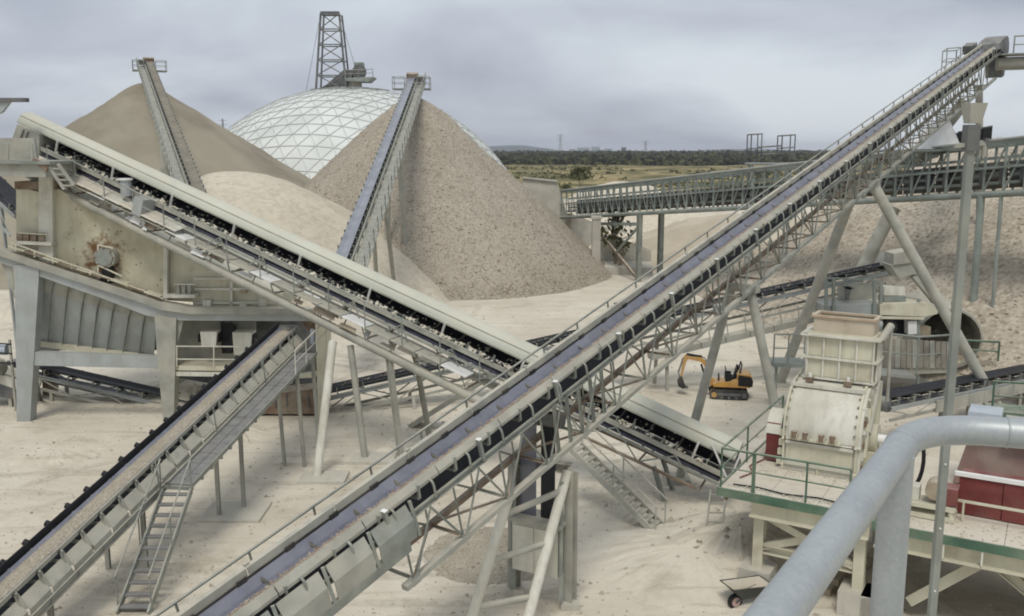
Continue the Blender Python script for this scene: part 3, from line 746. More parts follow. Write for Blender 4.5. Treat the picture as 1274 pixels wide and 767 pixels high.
bush(772, 312, 91, 1.2, 1.4, 'small dark bush low against the trestle brace', 70, 'leaf')
bush(722, 219, 300, 4.2, 3.6, 'big dark round bush alone on the sandy heath above the gallery', 260, 'leaf')
# inspection platforms with rail cages that stand behind the gallery
def cage_platform():
    c0, c1 = pY(931, 204, 72), pY(985, 200, 72)
    T = thing('inspection_platform', 'small raised steel platform with two rail cages above the lattice gallery', 'platform', (c0.x, 72, 0))
    b = MB(); b.box((c0 + c1) / 2 - Z * .1, c1.x - c0.x + .2, 1.4, .12, 'steel_blue'); b.build('deck', T)
    for x0, x1, hh in ((931, 944, 2.2), (969, 985, 1.95), (944, 969, 1.2)):
        A, B_ = pY(x0, 204 - (x0 - 931) * .07, 72), pY(x1, 204 - (x1 - 931) * .07, 72); o = V((0, 1.2, 0)) - V((0, .6, 0))
        rail(T, [A - o, B_ - o, B_ + o, A + o], (0, 0, hh), .045, 'steel_dark')
        rail(T, [A - o, A + o], (0, 0, hh), .045, 'steel_dark')
    for x in (c0.x + .2, c1.x - .2): 
        for y in (-.5, .5): bar(T, 'leg', (x, 72 + y, -.2), (x, 72 + y, c0.z - .1), .16, .16, 'steel_blue')
cage_platform()
# ------------------------------------------------------------------ the main inclined conveyor across the middle
def main_conveyor():
    d = V((.833, 1.0725, .3407)).normalized()
    A = px(335, 722, 17)
    ln = Line(A, A + d * 60); hw = .33
    T = thing('inclined_conveyor', 'long open trough conveyor crossing the whole yard from bottom left to the top right corner', 'conveyor', (A.x, A.y, 0))
    S0, S1 = -9.0, 60.5
    ribbon(T, 'belt', ln, S0, S1, [(-.36, .06), (-.17, -.10), (.17, -.10), (.36, .06)], .02, 'belt')
    ribbon(T, 'belt_underside', ln, S0, S1, [(-.375, .03), (-.20, -.19), (.20, -.19), (.375, .03)], .05, 'belt_black')
    ribbon(T, 'return_belt', ln, S0, S1, [(-hw, -.62), (hw, -.62)], .02, 'belt_black')
    ribbon(T, 'gravel_bed', ln, S0, S1, [(.0, -.097), (.06, -.05), (.14, -.01), (.24, .02), (.33, .045)], .05, 'gravel_fine')
    rocks_on(T, ln, S0, S1, .12, 6500, .014, .036, 'stone_red', -.05, .07, .13)
    im = idler_mesh(.42, 'steel', 'rubber', .30)
    for i in range(57):
        link('idler', im, T, ln.mx(S0 + .6 + i * 1.2))
        if i == 0:
            b = MB(); b.path([(.55, 0, -.44), (.55, 0, -.16), (.53, 0, -.08), (.47, 0, -.04), (.42, 0, -.06)], .03, 'steel', 6); hk = b.mesh('idler_hook')
        link('idler_hook', hk, T, ln.mx(S0 + .95 + i * 1.2))
    # skirt boards, near and far, in 2.2 m lengths; black rubber clamps along the far one
    n = 31; q = (S1 - S0 - 1) / n
    for i in range(n):
        s0, s1 = S0 + i * q + .012, S0 + (i + 1) * q - .012; e = ln.d * (s1 - s0)
        b = MB(); b.prism([ln.p(s0, *c) for c in ((-.36, .0), (-.375, .25), (-.46, .27), (-.46, .255), (-.39, .24), (-.372, .0))], e, 'steel_dusty'); b.build('skirt_board', T)
        b = MB(); b.prism([ln.p(s0, *c) for c in ((.335, .10), (.36, .125), (.45, -.02), (.45, -.09), (.435, -.09), (.435, -.03), (.358, .105))], e, 'steel_dusty'); b.build('skirt_board', T)
        if i % 2 == 0:
            b = MB(); b.box(ln.p(s0 + .05, -.45, .28), .07, .10, .04, 'steel_dusty', (ln.r, ln.d, ln.n)); b.build('clamp_cap', T)
    bar(T, 'skirt_rubber', ln.p(S0, -.35, .05), ln.p(S1 - 1, -.35, .05), .02, .10, 'rubber')
    for i in range(60):
        s = S0 + .5 + i * 1.15; bar(T, 'skirt_clamp', ln.p(s, -.34, .085), ln.p(s + .22, -.34, .085), .03, .12, 'rubber')
    # lattice girder
    ST = 2.9; aw = .52; bt, bb = -.44, -1.86
    bar(T, 'bottom_chord', ln.p(19, aw, bb), ln.p(S1 - 2.5, aw, bb), .17, .12, 'steel')
    for sg in (-1, 1):
        bar(T, 'top_chord', ln.p(S0, sg * aw, bt - .02), ln.p(S1 - 1, sg * aw, bt - .02), .07, .15, 'steel', 'chan')
        bar(T, 'bottom_chord', ln.p(ST - .3, sg * aw, bb), ln.p(19 if sg > 0 else S1 - 2.5, sg * aw, bb), (.17 if sg > 0 else .13), (.12 if sg > 0 else .14), 'steel_dusty' if sg > 0 else 'rusty')
    bay = 1.65; nb = int((S1 - 4 - ST) / bay)
    for i in range(nb + 1):
        s = ST + i * bay; sm = s + bay / 2; s1 = s + bay
        bar(T, 'vertical_strut', ln.p(s, aw, bt - .09), ln.p(s, aw, bb), .06, .06, 'steel', 'angle')
        bar(T, 'vertical_strut', ln.p(s, -aw, bt - .09), ln.p(s, -aw, bb), .06, .06, 'steel_dusty', 'angle')
        bar(T, 'cross_beam', ln.p(s, -aw, bb + .03), ln.p(s, aw, bb + .03), .06, .06, 'rusty' if i % 2 else 'steel_dusty', 'angle')
        if i == nb: break
        bar(T, 'diagonal_brace', ln.p(sm, aw + .035, bt - .09), ln.p(s, aw + .035, bb), .055, .055, 'steel', 'angle')
        bar(T, 'diagonal_brace', ln.p(sm, aw + .035, bt - .09), ln.p(s1, aw + .035, bb), .055, .055, 'steel', 'angle')
        bar(T, 'diagonal_brace', ln.p(s, -aw, bt - .09), ln.p(s1, -aw, bb), .055, .055, 'steel_dusty', 'angle')
        bar(T, 'cross_brace', ln.p(s if i % 2 else s1, -aw, bb + .05), ln.p(s1 if i % 2 else s, aw, bb + .05), .05, .05, 'rusty')
        bar(T, 'gusset_plate', ln.p(s - .12, aw + .07, bb + .02), ln.p(s + .12, aw + .07, bb + .02), .015, .2, 'steel')
    # side plates in the low, boarded part near the tail
    for i in range(10):
        s0 = S0 + .3 + i * 1.2
        if s0 > ST - .6: break
        e = ln.d * 1.02
        b = MB(); b.prism([ln.p(s0, *c) for c in ((.50, -.14), (.66, -.46), (.66, -.88), (.64, -.88), (.64, -.47), (.48, -.15))], e, 'steel_dusty' if i % 3 else 'steel'); b.build('side_plate', T)
        bar(T, 'side_post', ln.p(s0 + 1.11, .54, -.1), ln.p(s0 + 1.11, .64, -.9), .07, .07, 'steel')
    bar(T, 'tail_beam', ln.p(S0, .60, -.98), ln.p(ST, .60, -.98), .12, .2, 'steel')
    bar(T, 'tail_beam', ln.p(S0, -.60, -.98), ln.p(ST, -.60, -.98), .12, .2, 'steel')
    for i in range(19):
        s = ST - .35 + i * 3.05
        bar(T, 'skirt_post', ln.p(s, .53, -.95 if i == 0 else -.5), ln.p(s, .50, .06), .085, .085, 'steel', 'chan', up=ln.d)
        b = MB(); b.box(ln.p(s, .50, .06), .13, .10, .02, 'white', (ln.r, ln.d, ln.n)); b.build('post_cap', T)
    # far walkway with its single rail
    sk = [1.16 - 1.657 * 2.5 + 1.657 * k for k in range(-3, 38)]
    sk = [s for s in sk if S0 < s < S1 - 2]
    for i, s in enumerate(sk):
        tube(T, 'rail_post', ln.p(s, -1.0, -.95), ln.p(s, -1.0, .10), .026, 'steel')
        if i: 
            tube(T, 'handrail', ln.p(sk[i - 1], -1.0, .10), ln.p(s, -1.0, .10), .03, 'steel')
            bar(T, 'walkway_plate', ln.p(sk[i - 1] + .02, -.8, -.97), ln.p(s - .02, -.8, -.97), .45, .04, 'steel_dusty')
        bar(T, 'walkway_bracket', ln.p(s, -.5, -1.0), ln.p(s, -1.02, -1.0), .06, .08, 'steel')
    # head: drum, hood, drive, cage and transfer frame
    b = MB(); b.tube(ln.p(S1, -.5, -.3), ln.p(S1, .5, -.3), .38, 'steel_dark', n=16); b.build('head_drum', T)
    prof = [(-2.4, -.08), (-2.2, .24), (-1.2, .36), (.2, .36), (.65, .15), (.85, -.3), (.8, -.8)]
    b = MB(); b.prism([ln.p(S1 + s, -.62, c) for s, c in prof] + [ln.p(S1 - .2, -.62, -.8), ln.p(S1 - 1.6, -.62, -.2)], ln.r * 1.24, 'steel_dark'); b.build('head_hood', T)
    b = MB(); b.tube(ln.p(S1 - 2.7, -1.2, .2), ln.p(S1 - 2.7, -.6, .2), .28, 'steel_dark', n=12); b.box(ln.p(S1 - 3.4, -.9, .2), .5, .9, .5, 'steel_dark', (ln.r, ln.d, ln.n)); b.build('drive_motor', T)
    b = MB(); b.prism([ln.p(S1 - .4, -.5, -.9), ln.p(S1 + .9, -.5, -.9), ln.p(S1 + .3, -.5, -2.2), ln.p(S1 - .4, -.5, -2.2)], ln.r * 1.0, 'steel_dark'); b.build('discharge_chute', T)
    q = ln.p(S1 - 5.4, -1.2, -.9); rail(T, [q, q + ln.d * 1.1, q + ln.d * 1.1 - ln.r * .8, q - ln.r * .8, q], (0, 0, 1.35), .03, 'steel')
    # support towers
    def ground_at(u, v): g = pz(u, v); return V((g.x, g.y, -.25))
    sA = (23.7 - 17) / .7147
    nb_, fb_ = ln.p(sA + .2, .5, bb - .1), ln.p(sA + .2, -.5, bb - .1)
    # tower 1: two raking tubes towards the camera, two upright posts
    tubes = [(px(634, 614, 23.0), ground_at(574, 800)), (px(706, 586, 24.0), ground_at(644, 806))]
    for a, g in tubes: tube(T, 'leg', g, a, .135, 'cream_pale')
    for qv in ((.14), (.5), (.86)):
        tube(T, 'tower_rung', tubes[0][0].lerp(tubes[0][1], qv * .8 + .03), tubes[1][0].lerp(tubes[1][1], qv * .8 + .0), .085, 'steel_dusty')
    posts = []
    for (u, v0, v1) in ((709, 578, 755), (640, 576, 738)):
        g = ground_at(u, v1); tp = V((g.x, g.y, px(u, v0, g.y).z)); tp.z = 3.75
        bar(T, 'leg', g, tp, .26, .26, 'steel_dusty', 'ibeam', up=ln.d); posts.append((g, tp))
        b = MB(); b.box(V((g.x, g.y, .08)), .5, .5, .2, 'concrete'); b.build('foot_plate', T)
    bar(T, 'tower_beam', posts[0][1] + Z * .1, posts[1][1] + Z * .1, .25, .25, 'steel_dusty', 'ibeam')
    bar(T, 'tower_beam', tubes[0][0], posts[1][1] + Z * .1, .18, .2, 'steel_dusty'); bar(T, 'tower_beam', tubes[1][0], posts[0][1] + Z * .1, .18, .2, 'steel_dusty')
    # gravity take-up: hanging belt strands, bend drums and the boxed counterweight
    c = (posts[0][0] + posts[1][0]) / 2; c.z = 0; ex = (posts[0][0] - posts[1][0]).normalized(); ex.z = 0; ex.normalize(); ey = V((-ex.y, ex.x, 0))
    for o, m_ in ((-.34, 'belt'), (.30, 'belt_black')):
        b = MB(); b.box(c + V((0, 0, 3.75)) + ex * (o * .9 - .05) - ey * .12, .46 if o < 0 else .40, .03, 3.2, m_, (ex, ey, Z)); b.build('take_up_belt', T)
    for z, o in ((5.1, -.3), (5.1, .35), (2.02, 0)):
        b = MB(); b.tube(c + ex * (o - .25) + V((0, 0, z)) - ey * .05, c + ex * (o + .25) + V((0, 0, z)) - ey * .05, .2, 'steel_dark', n=12); b.build('bend_drum', T)
    W_ = MB(); W_.box(c + V((0, 0, 1.62)) - ey * .1, 1.32, .72, 1.35, 'cream_pale', (ex, ey, Z)); cw = W_.build('counterweight', T)
    for o in (-.33, .33): 
        b = MB(); b.box(c + V((0, 0, 1.60)) - ey * .475 + ex * o, .60, .03, 1.25, 'cream_pale', (ex, ey, Z)); b.build('box_panel', cw)
    b = MB(); b.box(c + V((0, 0, 2.36)) - ey * .1, 1.5, .85, .10, 'steel_dusty', (ex, ey, Z)); b.build('counterweight_frame', T)
    for o in (-.72, .72):
        bar(T, 'guide_post', c + ex * o - ey * .35 + V((0, 0, .3)), c + ex * o - ey * .35 + V((0, 0, 3.6)), .10, .10, 'steel', 'chan')
    # many hangers between girder and tower
    for k in range(5):
        bar(T, 'hanger', ln.p(sA - 1.0 + k * .55, .56, -.5), ln.p(sA - 1.0 + k * .55, .5, -1.9), .07, .09, 'steel', 'chan')
    # tower 2 and tower 3: raking tube pairs
    def rake(s, near, far, r):
        for sg, g in ((1, near), (-1, far)):
            tp = ln.p(s, sg * .35, bb - .12); tube(T, 'leg', g, tp, r, 'steel_dusty')
            b = MB(); b.box(V((g.x, g.y, .05)), .9, .9, .35, 'concrete'); b.build('leg_footing', T)
        bar(T, 'saddle_beam', ln.p(s, -.65, bb - .1), ln.p(s, .65, bb - .1), .3, .26, 'steel_dusty')
    rake((31.6 - 17) / .7147, ground_at(992, 625), ground_at(842, 600), .165)
    rake((41.2 - 17) / .7147, ground_at(1256, 525), ground_at(967, 480), .24)
    tube(T, 'leg', ln.p(51.5, .2, bb - .1), px(1146, 196, 57), .36, 'steel_dusty')
    for sg in (-1, 1): tube(T, 'leg', ln.p(-6, sg * .5, -1.0), ln.ground(-6, sg * .7) - Z * .2, .12, 'steel_dusty')
    g = ln.p(56, 0, bb); tube(T, 'leg', V((g.x + 1.5, g.y, -.2)), g, .22, 'steel_dusty')
    return T, ln
MT, ML = main_conveyor()

# transfer gantry that carries on to the right from the head of the main conveyor
def transfer_gantry():
    a = px(1240, 80, 60); b_ = V((a.x + 26, a.y - 6, a.z + .4))
    T = thing('transfer_gantry', 'level tube gantry with a railed deck leaving the picture at the top right corner', 'gantry', (a.x, a.y, 0))
    tube(T, 'main_tube', a, b_, .42, 'steel_dusty'); o = V((0, .0, .55)); dd = (b_ - a).normalized()
    for i in range(10): bar(T, 'deck_plate', a + o + dd * (i * 2.6 + .03), a + o + dd * (i * 2.6 + 2.55), 1.5, .08, 'steel')
    y = V((0, -.7, 0)); rail(T, [a + o + y + dd * (i * 2.0 + .6) for i in range(12)], (0, 0, 1.1), .045, 'steel')
    tube(T, 'leg', V((b_.x - 6, b_.y, -.2)), a.lerp(b_, .8), .3, 'steel_dusty')
transfer_gantry()
# white dust hood and black curtain on the gallery under the main conveyor
def dust_hood():
    c = px(1160, 187, 55.0)
    T = thing('dust_hood', 'white conical dust hood on a flat round plate under the head of the long conveyor', 'hood', c)
    tip = px(1176, 142, 55.0)
    n = 18; b = MB(); ring = [c + V((math.cos(6.283 * i / n) * 1.65, math.sin(6.283 * i / n) * 1.3, .06)) for i in range(n)]
    tipr = [tip + (q - c) * .07 for q in ring]
    b.add(ring + tipr, [[i, (i + 1) % n, n + (i + 1) % n, n + i] for i in range(n)], 'white', True); b.add(tipr, [list(range(n))], 'white'); b.build('cone', T)
    b = MB(); b.tube(c - Z * .08, c + Z * .04, 1.75, 'steel_green', n=24); b.build('base_plate', T)
    for i in range(3): tube(T, 'stay', ring[i * 6], V((ring[i * 6].x, ring[i * 6].y, c.z - 1.0)), .06, 'steel_green')
    q = px(1213, 176, 55.0); T = thing('rubber_curtain', 'black rubber curtain box beside the white conical hood', 'rubber curtain', q)
    b = MB()
    for i in range(7): b.box(q + V((-.85 + i * .28, -.03 * (i % 2), -.05 + .05 * i)), .27, .05, 1.15, 'black')
    b.build('curtain_strips', T); bar(T, 'curtain_frame', q + V((-1, 0.08, .52)), q + V((1, .08, .88)), .08, .1, 'steel_dark'); b = MB(); b.prism([q + V((-.9, .1, -.5)), q + V((1, .1, -.3)), q + V((1, .1, .75)), q + V((-.9, .1, .45))], (0, 1.4, 0), 'black'); b.build('curtain_box', T)
dust_hood()

# ------------------------------------------------------------------ the covered conveyor
def covered_conveyor():
    Hd, Tl = px(29, 155.6, 41.5), px(900, 566, 30.9)
    l0 = Line(Tl, Hd)
    ln = Line(Tl - l0.r * .62, Hd - l0.r * .62); L = ln.L
    T = thing('covered_conveyor', 'covered conveyor under a long cream half-round hood, sloping down from top left to the crusher', 'conveyor', (ln.A.x, ln.A.y, 0))
    ax = (ln.r, ln.d, ln.n)
    # hood in lengths, each a half-round shell with thickness
    R = .53; n = 15; ql = (L + .9) / n
    def shell(r0, r1, s0, s1, m, b):
        k = 12; ang = [math.pi * i / k for i in range(k + 1)]
        o = [ln.p(s0, r1 * math.cos(q), r1 * .86 * math.sin(q)) for q in ang]; i_ = [ln.p(s0, r0 * math.cos(q), r0 * .86 * math.sin(q)) for q in ang]
        e = ln.d * (s1 - s0)
        b.loft(o, e, m); b.loft(i_[::-1], e, 'sheet_brown')  # inner face coloured dark brown to stand in for shade under the hood
        for q in (o, i_): pass
        b.add(o + i_, [[j, j + 1, k + 2 + j, k + 1 + j] for j in range(k)], m); o2 = [p + e for p in o]; i2 = [p + e for p in i_]
        b.add(o2 + i2, [[j + 1, j, k + 1 + j, k + 2 + j] for j in range(k)], m)
        for j in (0, k): b.add([o[j], i_[j], i2[j], o2[j]], [[0, 1, 2, 3]], m)
    for i in range(n):
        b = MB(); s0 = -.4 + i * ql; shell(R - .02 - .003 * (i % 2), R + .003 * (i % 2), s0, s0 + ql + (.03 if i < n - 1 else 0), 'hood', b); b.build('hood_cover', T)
    for sg in (-1, 1): bar(T, 'hood_rail', ln.p(-.4, sg * R, -.02), ln.p(L + .5, sg * R, -.02), .05, .06, 'steel_dusty')
    for i in range(n): bar(T, 'side_sheet', ln.p(-.4 + i * ql, -R - .01, -.36), ln.p(-.4 + (i + 1) * ql - .02, -R - .01, -.36), .03, .68, 'sheet_brown')  # added sheets closing the far side, to keep light out of the hood
    q45 = math.radians(38); bar(T, 'hood_batten', ln.p(-.4, R * math.cos(q45) + .006, R * .86 * math.sin(q45) + .008), ln.p(L + .5, R * math.cos(q45) + .006, R * .86 * math.sin(q45) + .008), .035, .03, 'steel_dusty')
    hw = .45
    ribbon(T, 'belt', ln, -.2, L, [(-hw, -.46), (-hw * .4, -.56), (hw * .4, -.56), (hw, -.46)], .02, 'belt_black')
    ribbon(T, 'return_belt', ln, -.2, L, [(-.55, -.88), (.55, -.88)], .11, 'belt_navy')
    rocks_on(T, ln, .5, L, .30, 160, .03, .08, 'stone_white', -.50, .08)
    b = MB(); rn = random.Random(4)
    for i in range(420):
        s = .7 + int(rn.random() * (L - 3) / 1.13 * 2) * .565 + rn.gauss(0, .14)
        b.stone(ln.p(s, rn.uniform(.48, .64), -.56 + rn.uniform(-.02, .10)), rn.uniform(.035, .085) * (1.8 if rn.random() < .25 else 1), 'stone_white', rn)
    b.build('spilled_stones', T, kind='stuff')
    im = idler_mesh(.50, 'steel', 'steel', .2)
    k = int(L / 1.13)
    for i in range(k):
        s = .4 + i * 1.13
        link('idler', im, T, ln.mx(s, 0, -.46))
        tall = i % 3 == 0
        bar(T, 'hood_post', ln.p(s + .5, .60, -.62), ln.p(s + .5, .60, .02 if tall else -.30), .07 if tall else .05, .07, 'steel' if not tall else 'white', 'chan')
        if tall: bar(T, 'hood_post', ln.p(s + .5, -.6, -.46), ln.p(s + .5, -.60, .02), .07, .07, 'steel', 'chan')
    for sg in (-1, 1): bar(T, 'stringer', ln.p(-.3, sg * .58, -.68), ln.p(L, sg * .58, -.68), .08, .16, 'steel_dusty', 'chan')
    for sg in (-1, 1): bar(T, 'lower_stringer', ln.p(-.3, sg * .58, -1.06), ln.p(L, sg * .58, -1.06), .06, .09, 'steel')
    # lower girder: fat tubes from the head down to the stair, lighter angles beyond
    sT = L * .255; ST_ = L
    for sg in (-1, 1):
        tube(T, 'main_tube', ln.p(sT, sg * .95, -2.05), ln.p(L * .985, sg * .95, -1.92), .175, 'steel_dusty')
        bar(T, 'bottom_chord', ln.p(.4, sg * .58, -1.55), ln.p(sT, sg * .58, -1.75), .09, .09, 'rusty')
    nb = int(L / 1.13 / 1.0)
    for i in range(nb):
        s0, s1 = i * 1.13 + .3, (i + 1) * 1.13 + .3; f = s0 > sT
        lo = (.95, -1.85) if f else (.58, -1.6)
        for sg in (-1, 1):
            bar(T, 'diagonal_brace', ln.p(s0, sg * .6, -.78) if i % 2 else ln.p(s0, sg * lo[0], lo[1]), ln.p(s1, sg * lo[0], lo[1]) if i % 2 else ln.p(s1, sg * .6, -.78), .05, .05, 'steel' if sg > 0 else 'rusty', 'angle')
        if i % 2 == 0: bar(T, 'cross_beam', ln.p(s0, -lo[0], lo[1] + .05), ln.p(s0, lo[0], lo[1] + .05), .08, .08, 'rusty', 'angle')
        if f:
            if i % 2: bar(T, 'vertical_strut', ln.p(s0, .60, -.78), ln.p(s0, .95, -1.85), .06, .06, 'steel', 'angle')
            bar(T, 'walkway_plate', ln.p(s0 + .02, .95, -1.30 if i % 3 else -1.28), ln.p(s1 - .02, .95, -1.30), .68, .04, 'steel_dusty' if i % 4 else 'white')
            bar(T, 'walkway_bracket', ln.p(s0, .6, -1.36), ln.p(s0, 1.3, -1.36), .05, .08, 'steel')
    # walkway rail on the near side
    ps = [ln.p(sT + .2 + i * 1.7, 1.29, -1.30) for i in range(int((L - sT) / 1.7))]
    rail(T, ps, (0, 0, 1.05), .024, 'steel')
    # white and brown sheets hung on the walkway, hoppers of spilled fines
    rn = random.Random(8)
    for i in range(44):
        s = sT + .6 + rn.random() * (L - sT - 2.5); a0 = rn.uniform(.72, 1.05); b0 = rn.uniform(-1.75, -1.42); wl = rn.uniform(.25, 1.1); hb = rn.uniform(.08, .3)
        b = MB(); b.prism([ln.p(s, a0 + .12, b0), ln.p(s + wl, a0 + .10, b0 + rn.uniform(-.05, .05)), ln.p(s + wl * .9, a0, b0 + hb), ln.p(s + wl * .1, a0 - .03, b0 + hb)], ln.n * -.02, rn.choice(['steel_dusty', 'white', 'steel', 'wood', 'rusty', 'steel_dusty', 'cream_pale', 'sand_plate'])); b.build('guard_sheet', T)
    for i in range(9):
        s = L * .70 + i * 1.05; b = MB(); b.prism([ln.p(s, .68, -.98), ln.p(s + 1.02, .68, -.98), ln.p(s + 1.02, 1.32, -1.12 - .02 * (i % 2)), ln.p(s, 1.32, -1.12 - .02 * (i % 2))], ln.n * -.03, 'sand_plate' if i % 3 else 'cream_pale'); b.build('cover_plate', T)
    # head end
    b = MB(); b.tube(ln.p(L + .2, -.5, -.55), ln.p(L + .2, .5, -.55), .35, 'steel_dark', n=14); b.build('head_drum', T)
    b = MB(); b.prism([ln.p(L - 1.1, .68, -.02), ln.p(L + .25, .72, -.06), ln.p(L + .5, .72, -1.1), ln.p(L - .3, .7, -1.5), ln.p(L - 1.3, .68, -1.0)], ln.r * -1.4, 'steel_dusty'); b.build('head_box', T)
    for i in range(2): bar(T, 'box_rib', ln.p(L - .5 + i * .28, .75, -.15), ln.p(L - .35 + i * .28, .75, -.75), .05, .05, 'steel_dark')
    # one tall electric box on the walkway
    b = MB(); q = ln.p(L * .80, .86, -.60); b.tube(q - Z * .25, q + Z * .42, .23, 'steel_blue', n=14); b.tube(q + Z * .42, q + Z * .5, .30, 'white', n=14); b.build('junction_drum', T)
    b = MB(); q = ln.p(L * .765, .92, -.88); b.box(q, .8, .5, .75, 'steel_blue', ax); b.build('control_box', T)
    # legs: leaning tubes in the middle, a trestle at the crossing, stub legs at the tail
    for (u0, v0, t0, u1, v1, r) in ((414, 425, 35.6, 393, 597, .165), (436, 430, 36.0, 455, 573, .13)):
        g = pz(u1, v1); g.z = -.2; tube(T, 'leg', g, px(u0, v0, t0), r, 'cream_pale' if r > .15 else 'steel_dusty')
        b = MB(); b.box(V((g.x + .3, g.y, .02)), 1.7, 1.2, .24, 'concrete'); b.build('footing', T)
    s = L * .38
    for sg in (-1, 1): bar(T, 'leg', ln.ground(s, sg * 1.2) - Z * .2, ln.p(s, sg * .95, -2.0), .2, .2, 'steel_dusty', 'ibeam')
    s = 2.0
    for sg in (-1, 1): bar(T, 'leg', ln.ground(s, sg * .6) - Z * .2, ln.p(s, sg * .58, -1.5), .14, .14, 'steel', 'ibeam')
    # tail guard
    b = MB(); b.tube(ln.p(-.3, -.5, -.5), ln.p(-.3, .5, -.5), .3, 'steel_dark', n=14); b.build('tail_drum', T)
    bar(T, 'tail_post', ln.p(-.5, .62, -1.4), ln.p(-.5, .62, .3), .06, .06, 'white'); bar(T, 'tail_post', ln.p(-.9, .62, -1.2), ln.p(.5, .62, .2), .06, .06, 'white')
    return T, ln
CT, CL = covered_conveyor()
# stair going down from its walkway to the yard
def stair(name, label, top, foot, wd, n, side, m='steel', group=None, rails=True, rail_m='steel', cat='stair'):
    top, foot, side = V(top), V(foot), V(side).normalized()
    T = thing(name, label, cat, foot, group)
    for sg in (-1, 1): bar(T, 'stringer', foot + side * sg * wd / 2, top + side * sg * wd / 2, .05, .2, m)
    for i in range(n):
        q = foot.lerp(top, (i + .6) / n); f = (top - foot); f.z = 0; f.normalize()
        b = MB(); b.box(q, wd - .06, .22, .04, 'grating' if m == 'steel' else m, (side, f, Z)); b.build('tread', T)
    if rails:
        for sg in (-1, 1):
            o = side * sg * (wd / 2 + .03)
            for k in (0.04, .5, .98): tube(T, 'rail_post', foot.lerp(top, k) + o, foot.lerp(top, k) + o + Z * .95, .022, rail_m)
            tube(T, 'handrail', foot.lerp(top, .02) + o + Z * .95, top + o + Z * .95, .025, rail_m)
    return T
g = pz(826, 665); tp = px(716, 556, 31.6)
stair('access_stair', 'dusty steel stair running down to the yard from the walkway of the covered conveyor', tp, g, .75, 15, V((.5, .85, 0)), 'steel_dusty', None, True, 'steel_dusty')
g = pz(535, 528); tp = px(618, 470, 36.0); 
b_ = Line(g, tp)
stair('access_ramp', 'dusty cleated gangway leaning up to the covered conveyor from the far side', V((tp.x, tp.y + 3.0, tp.z - .5)), pz(514, 528), .9, 22, V((.3, .95, 0)), 'steel_dusty', None, False, cat='gangway')

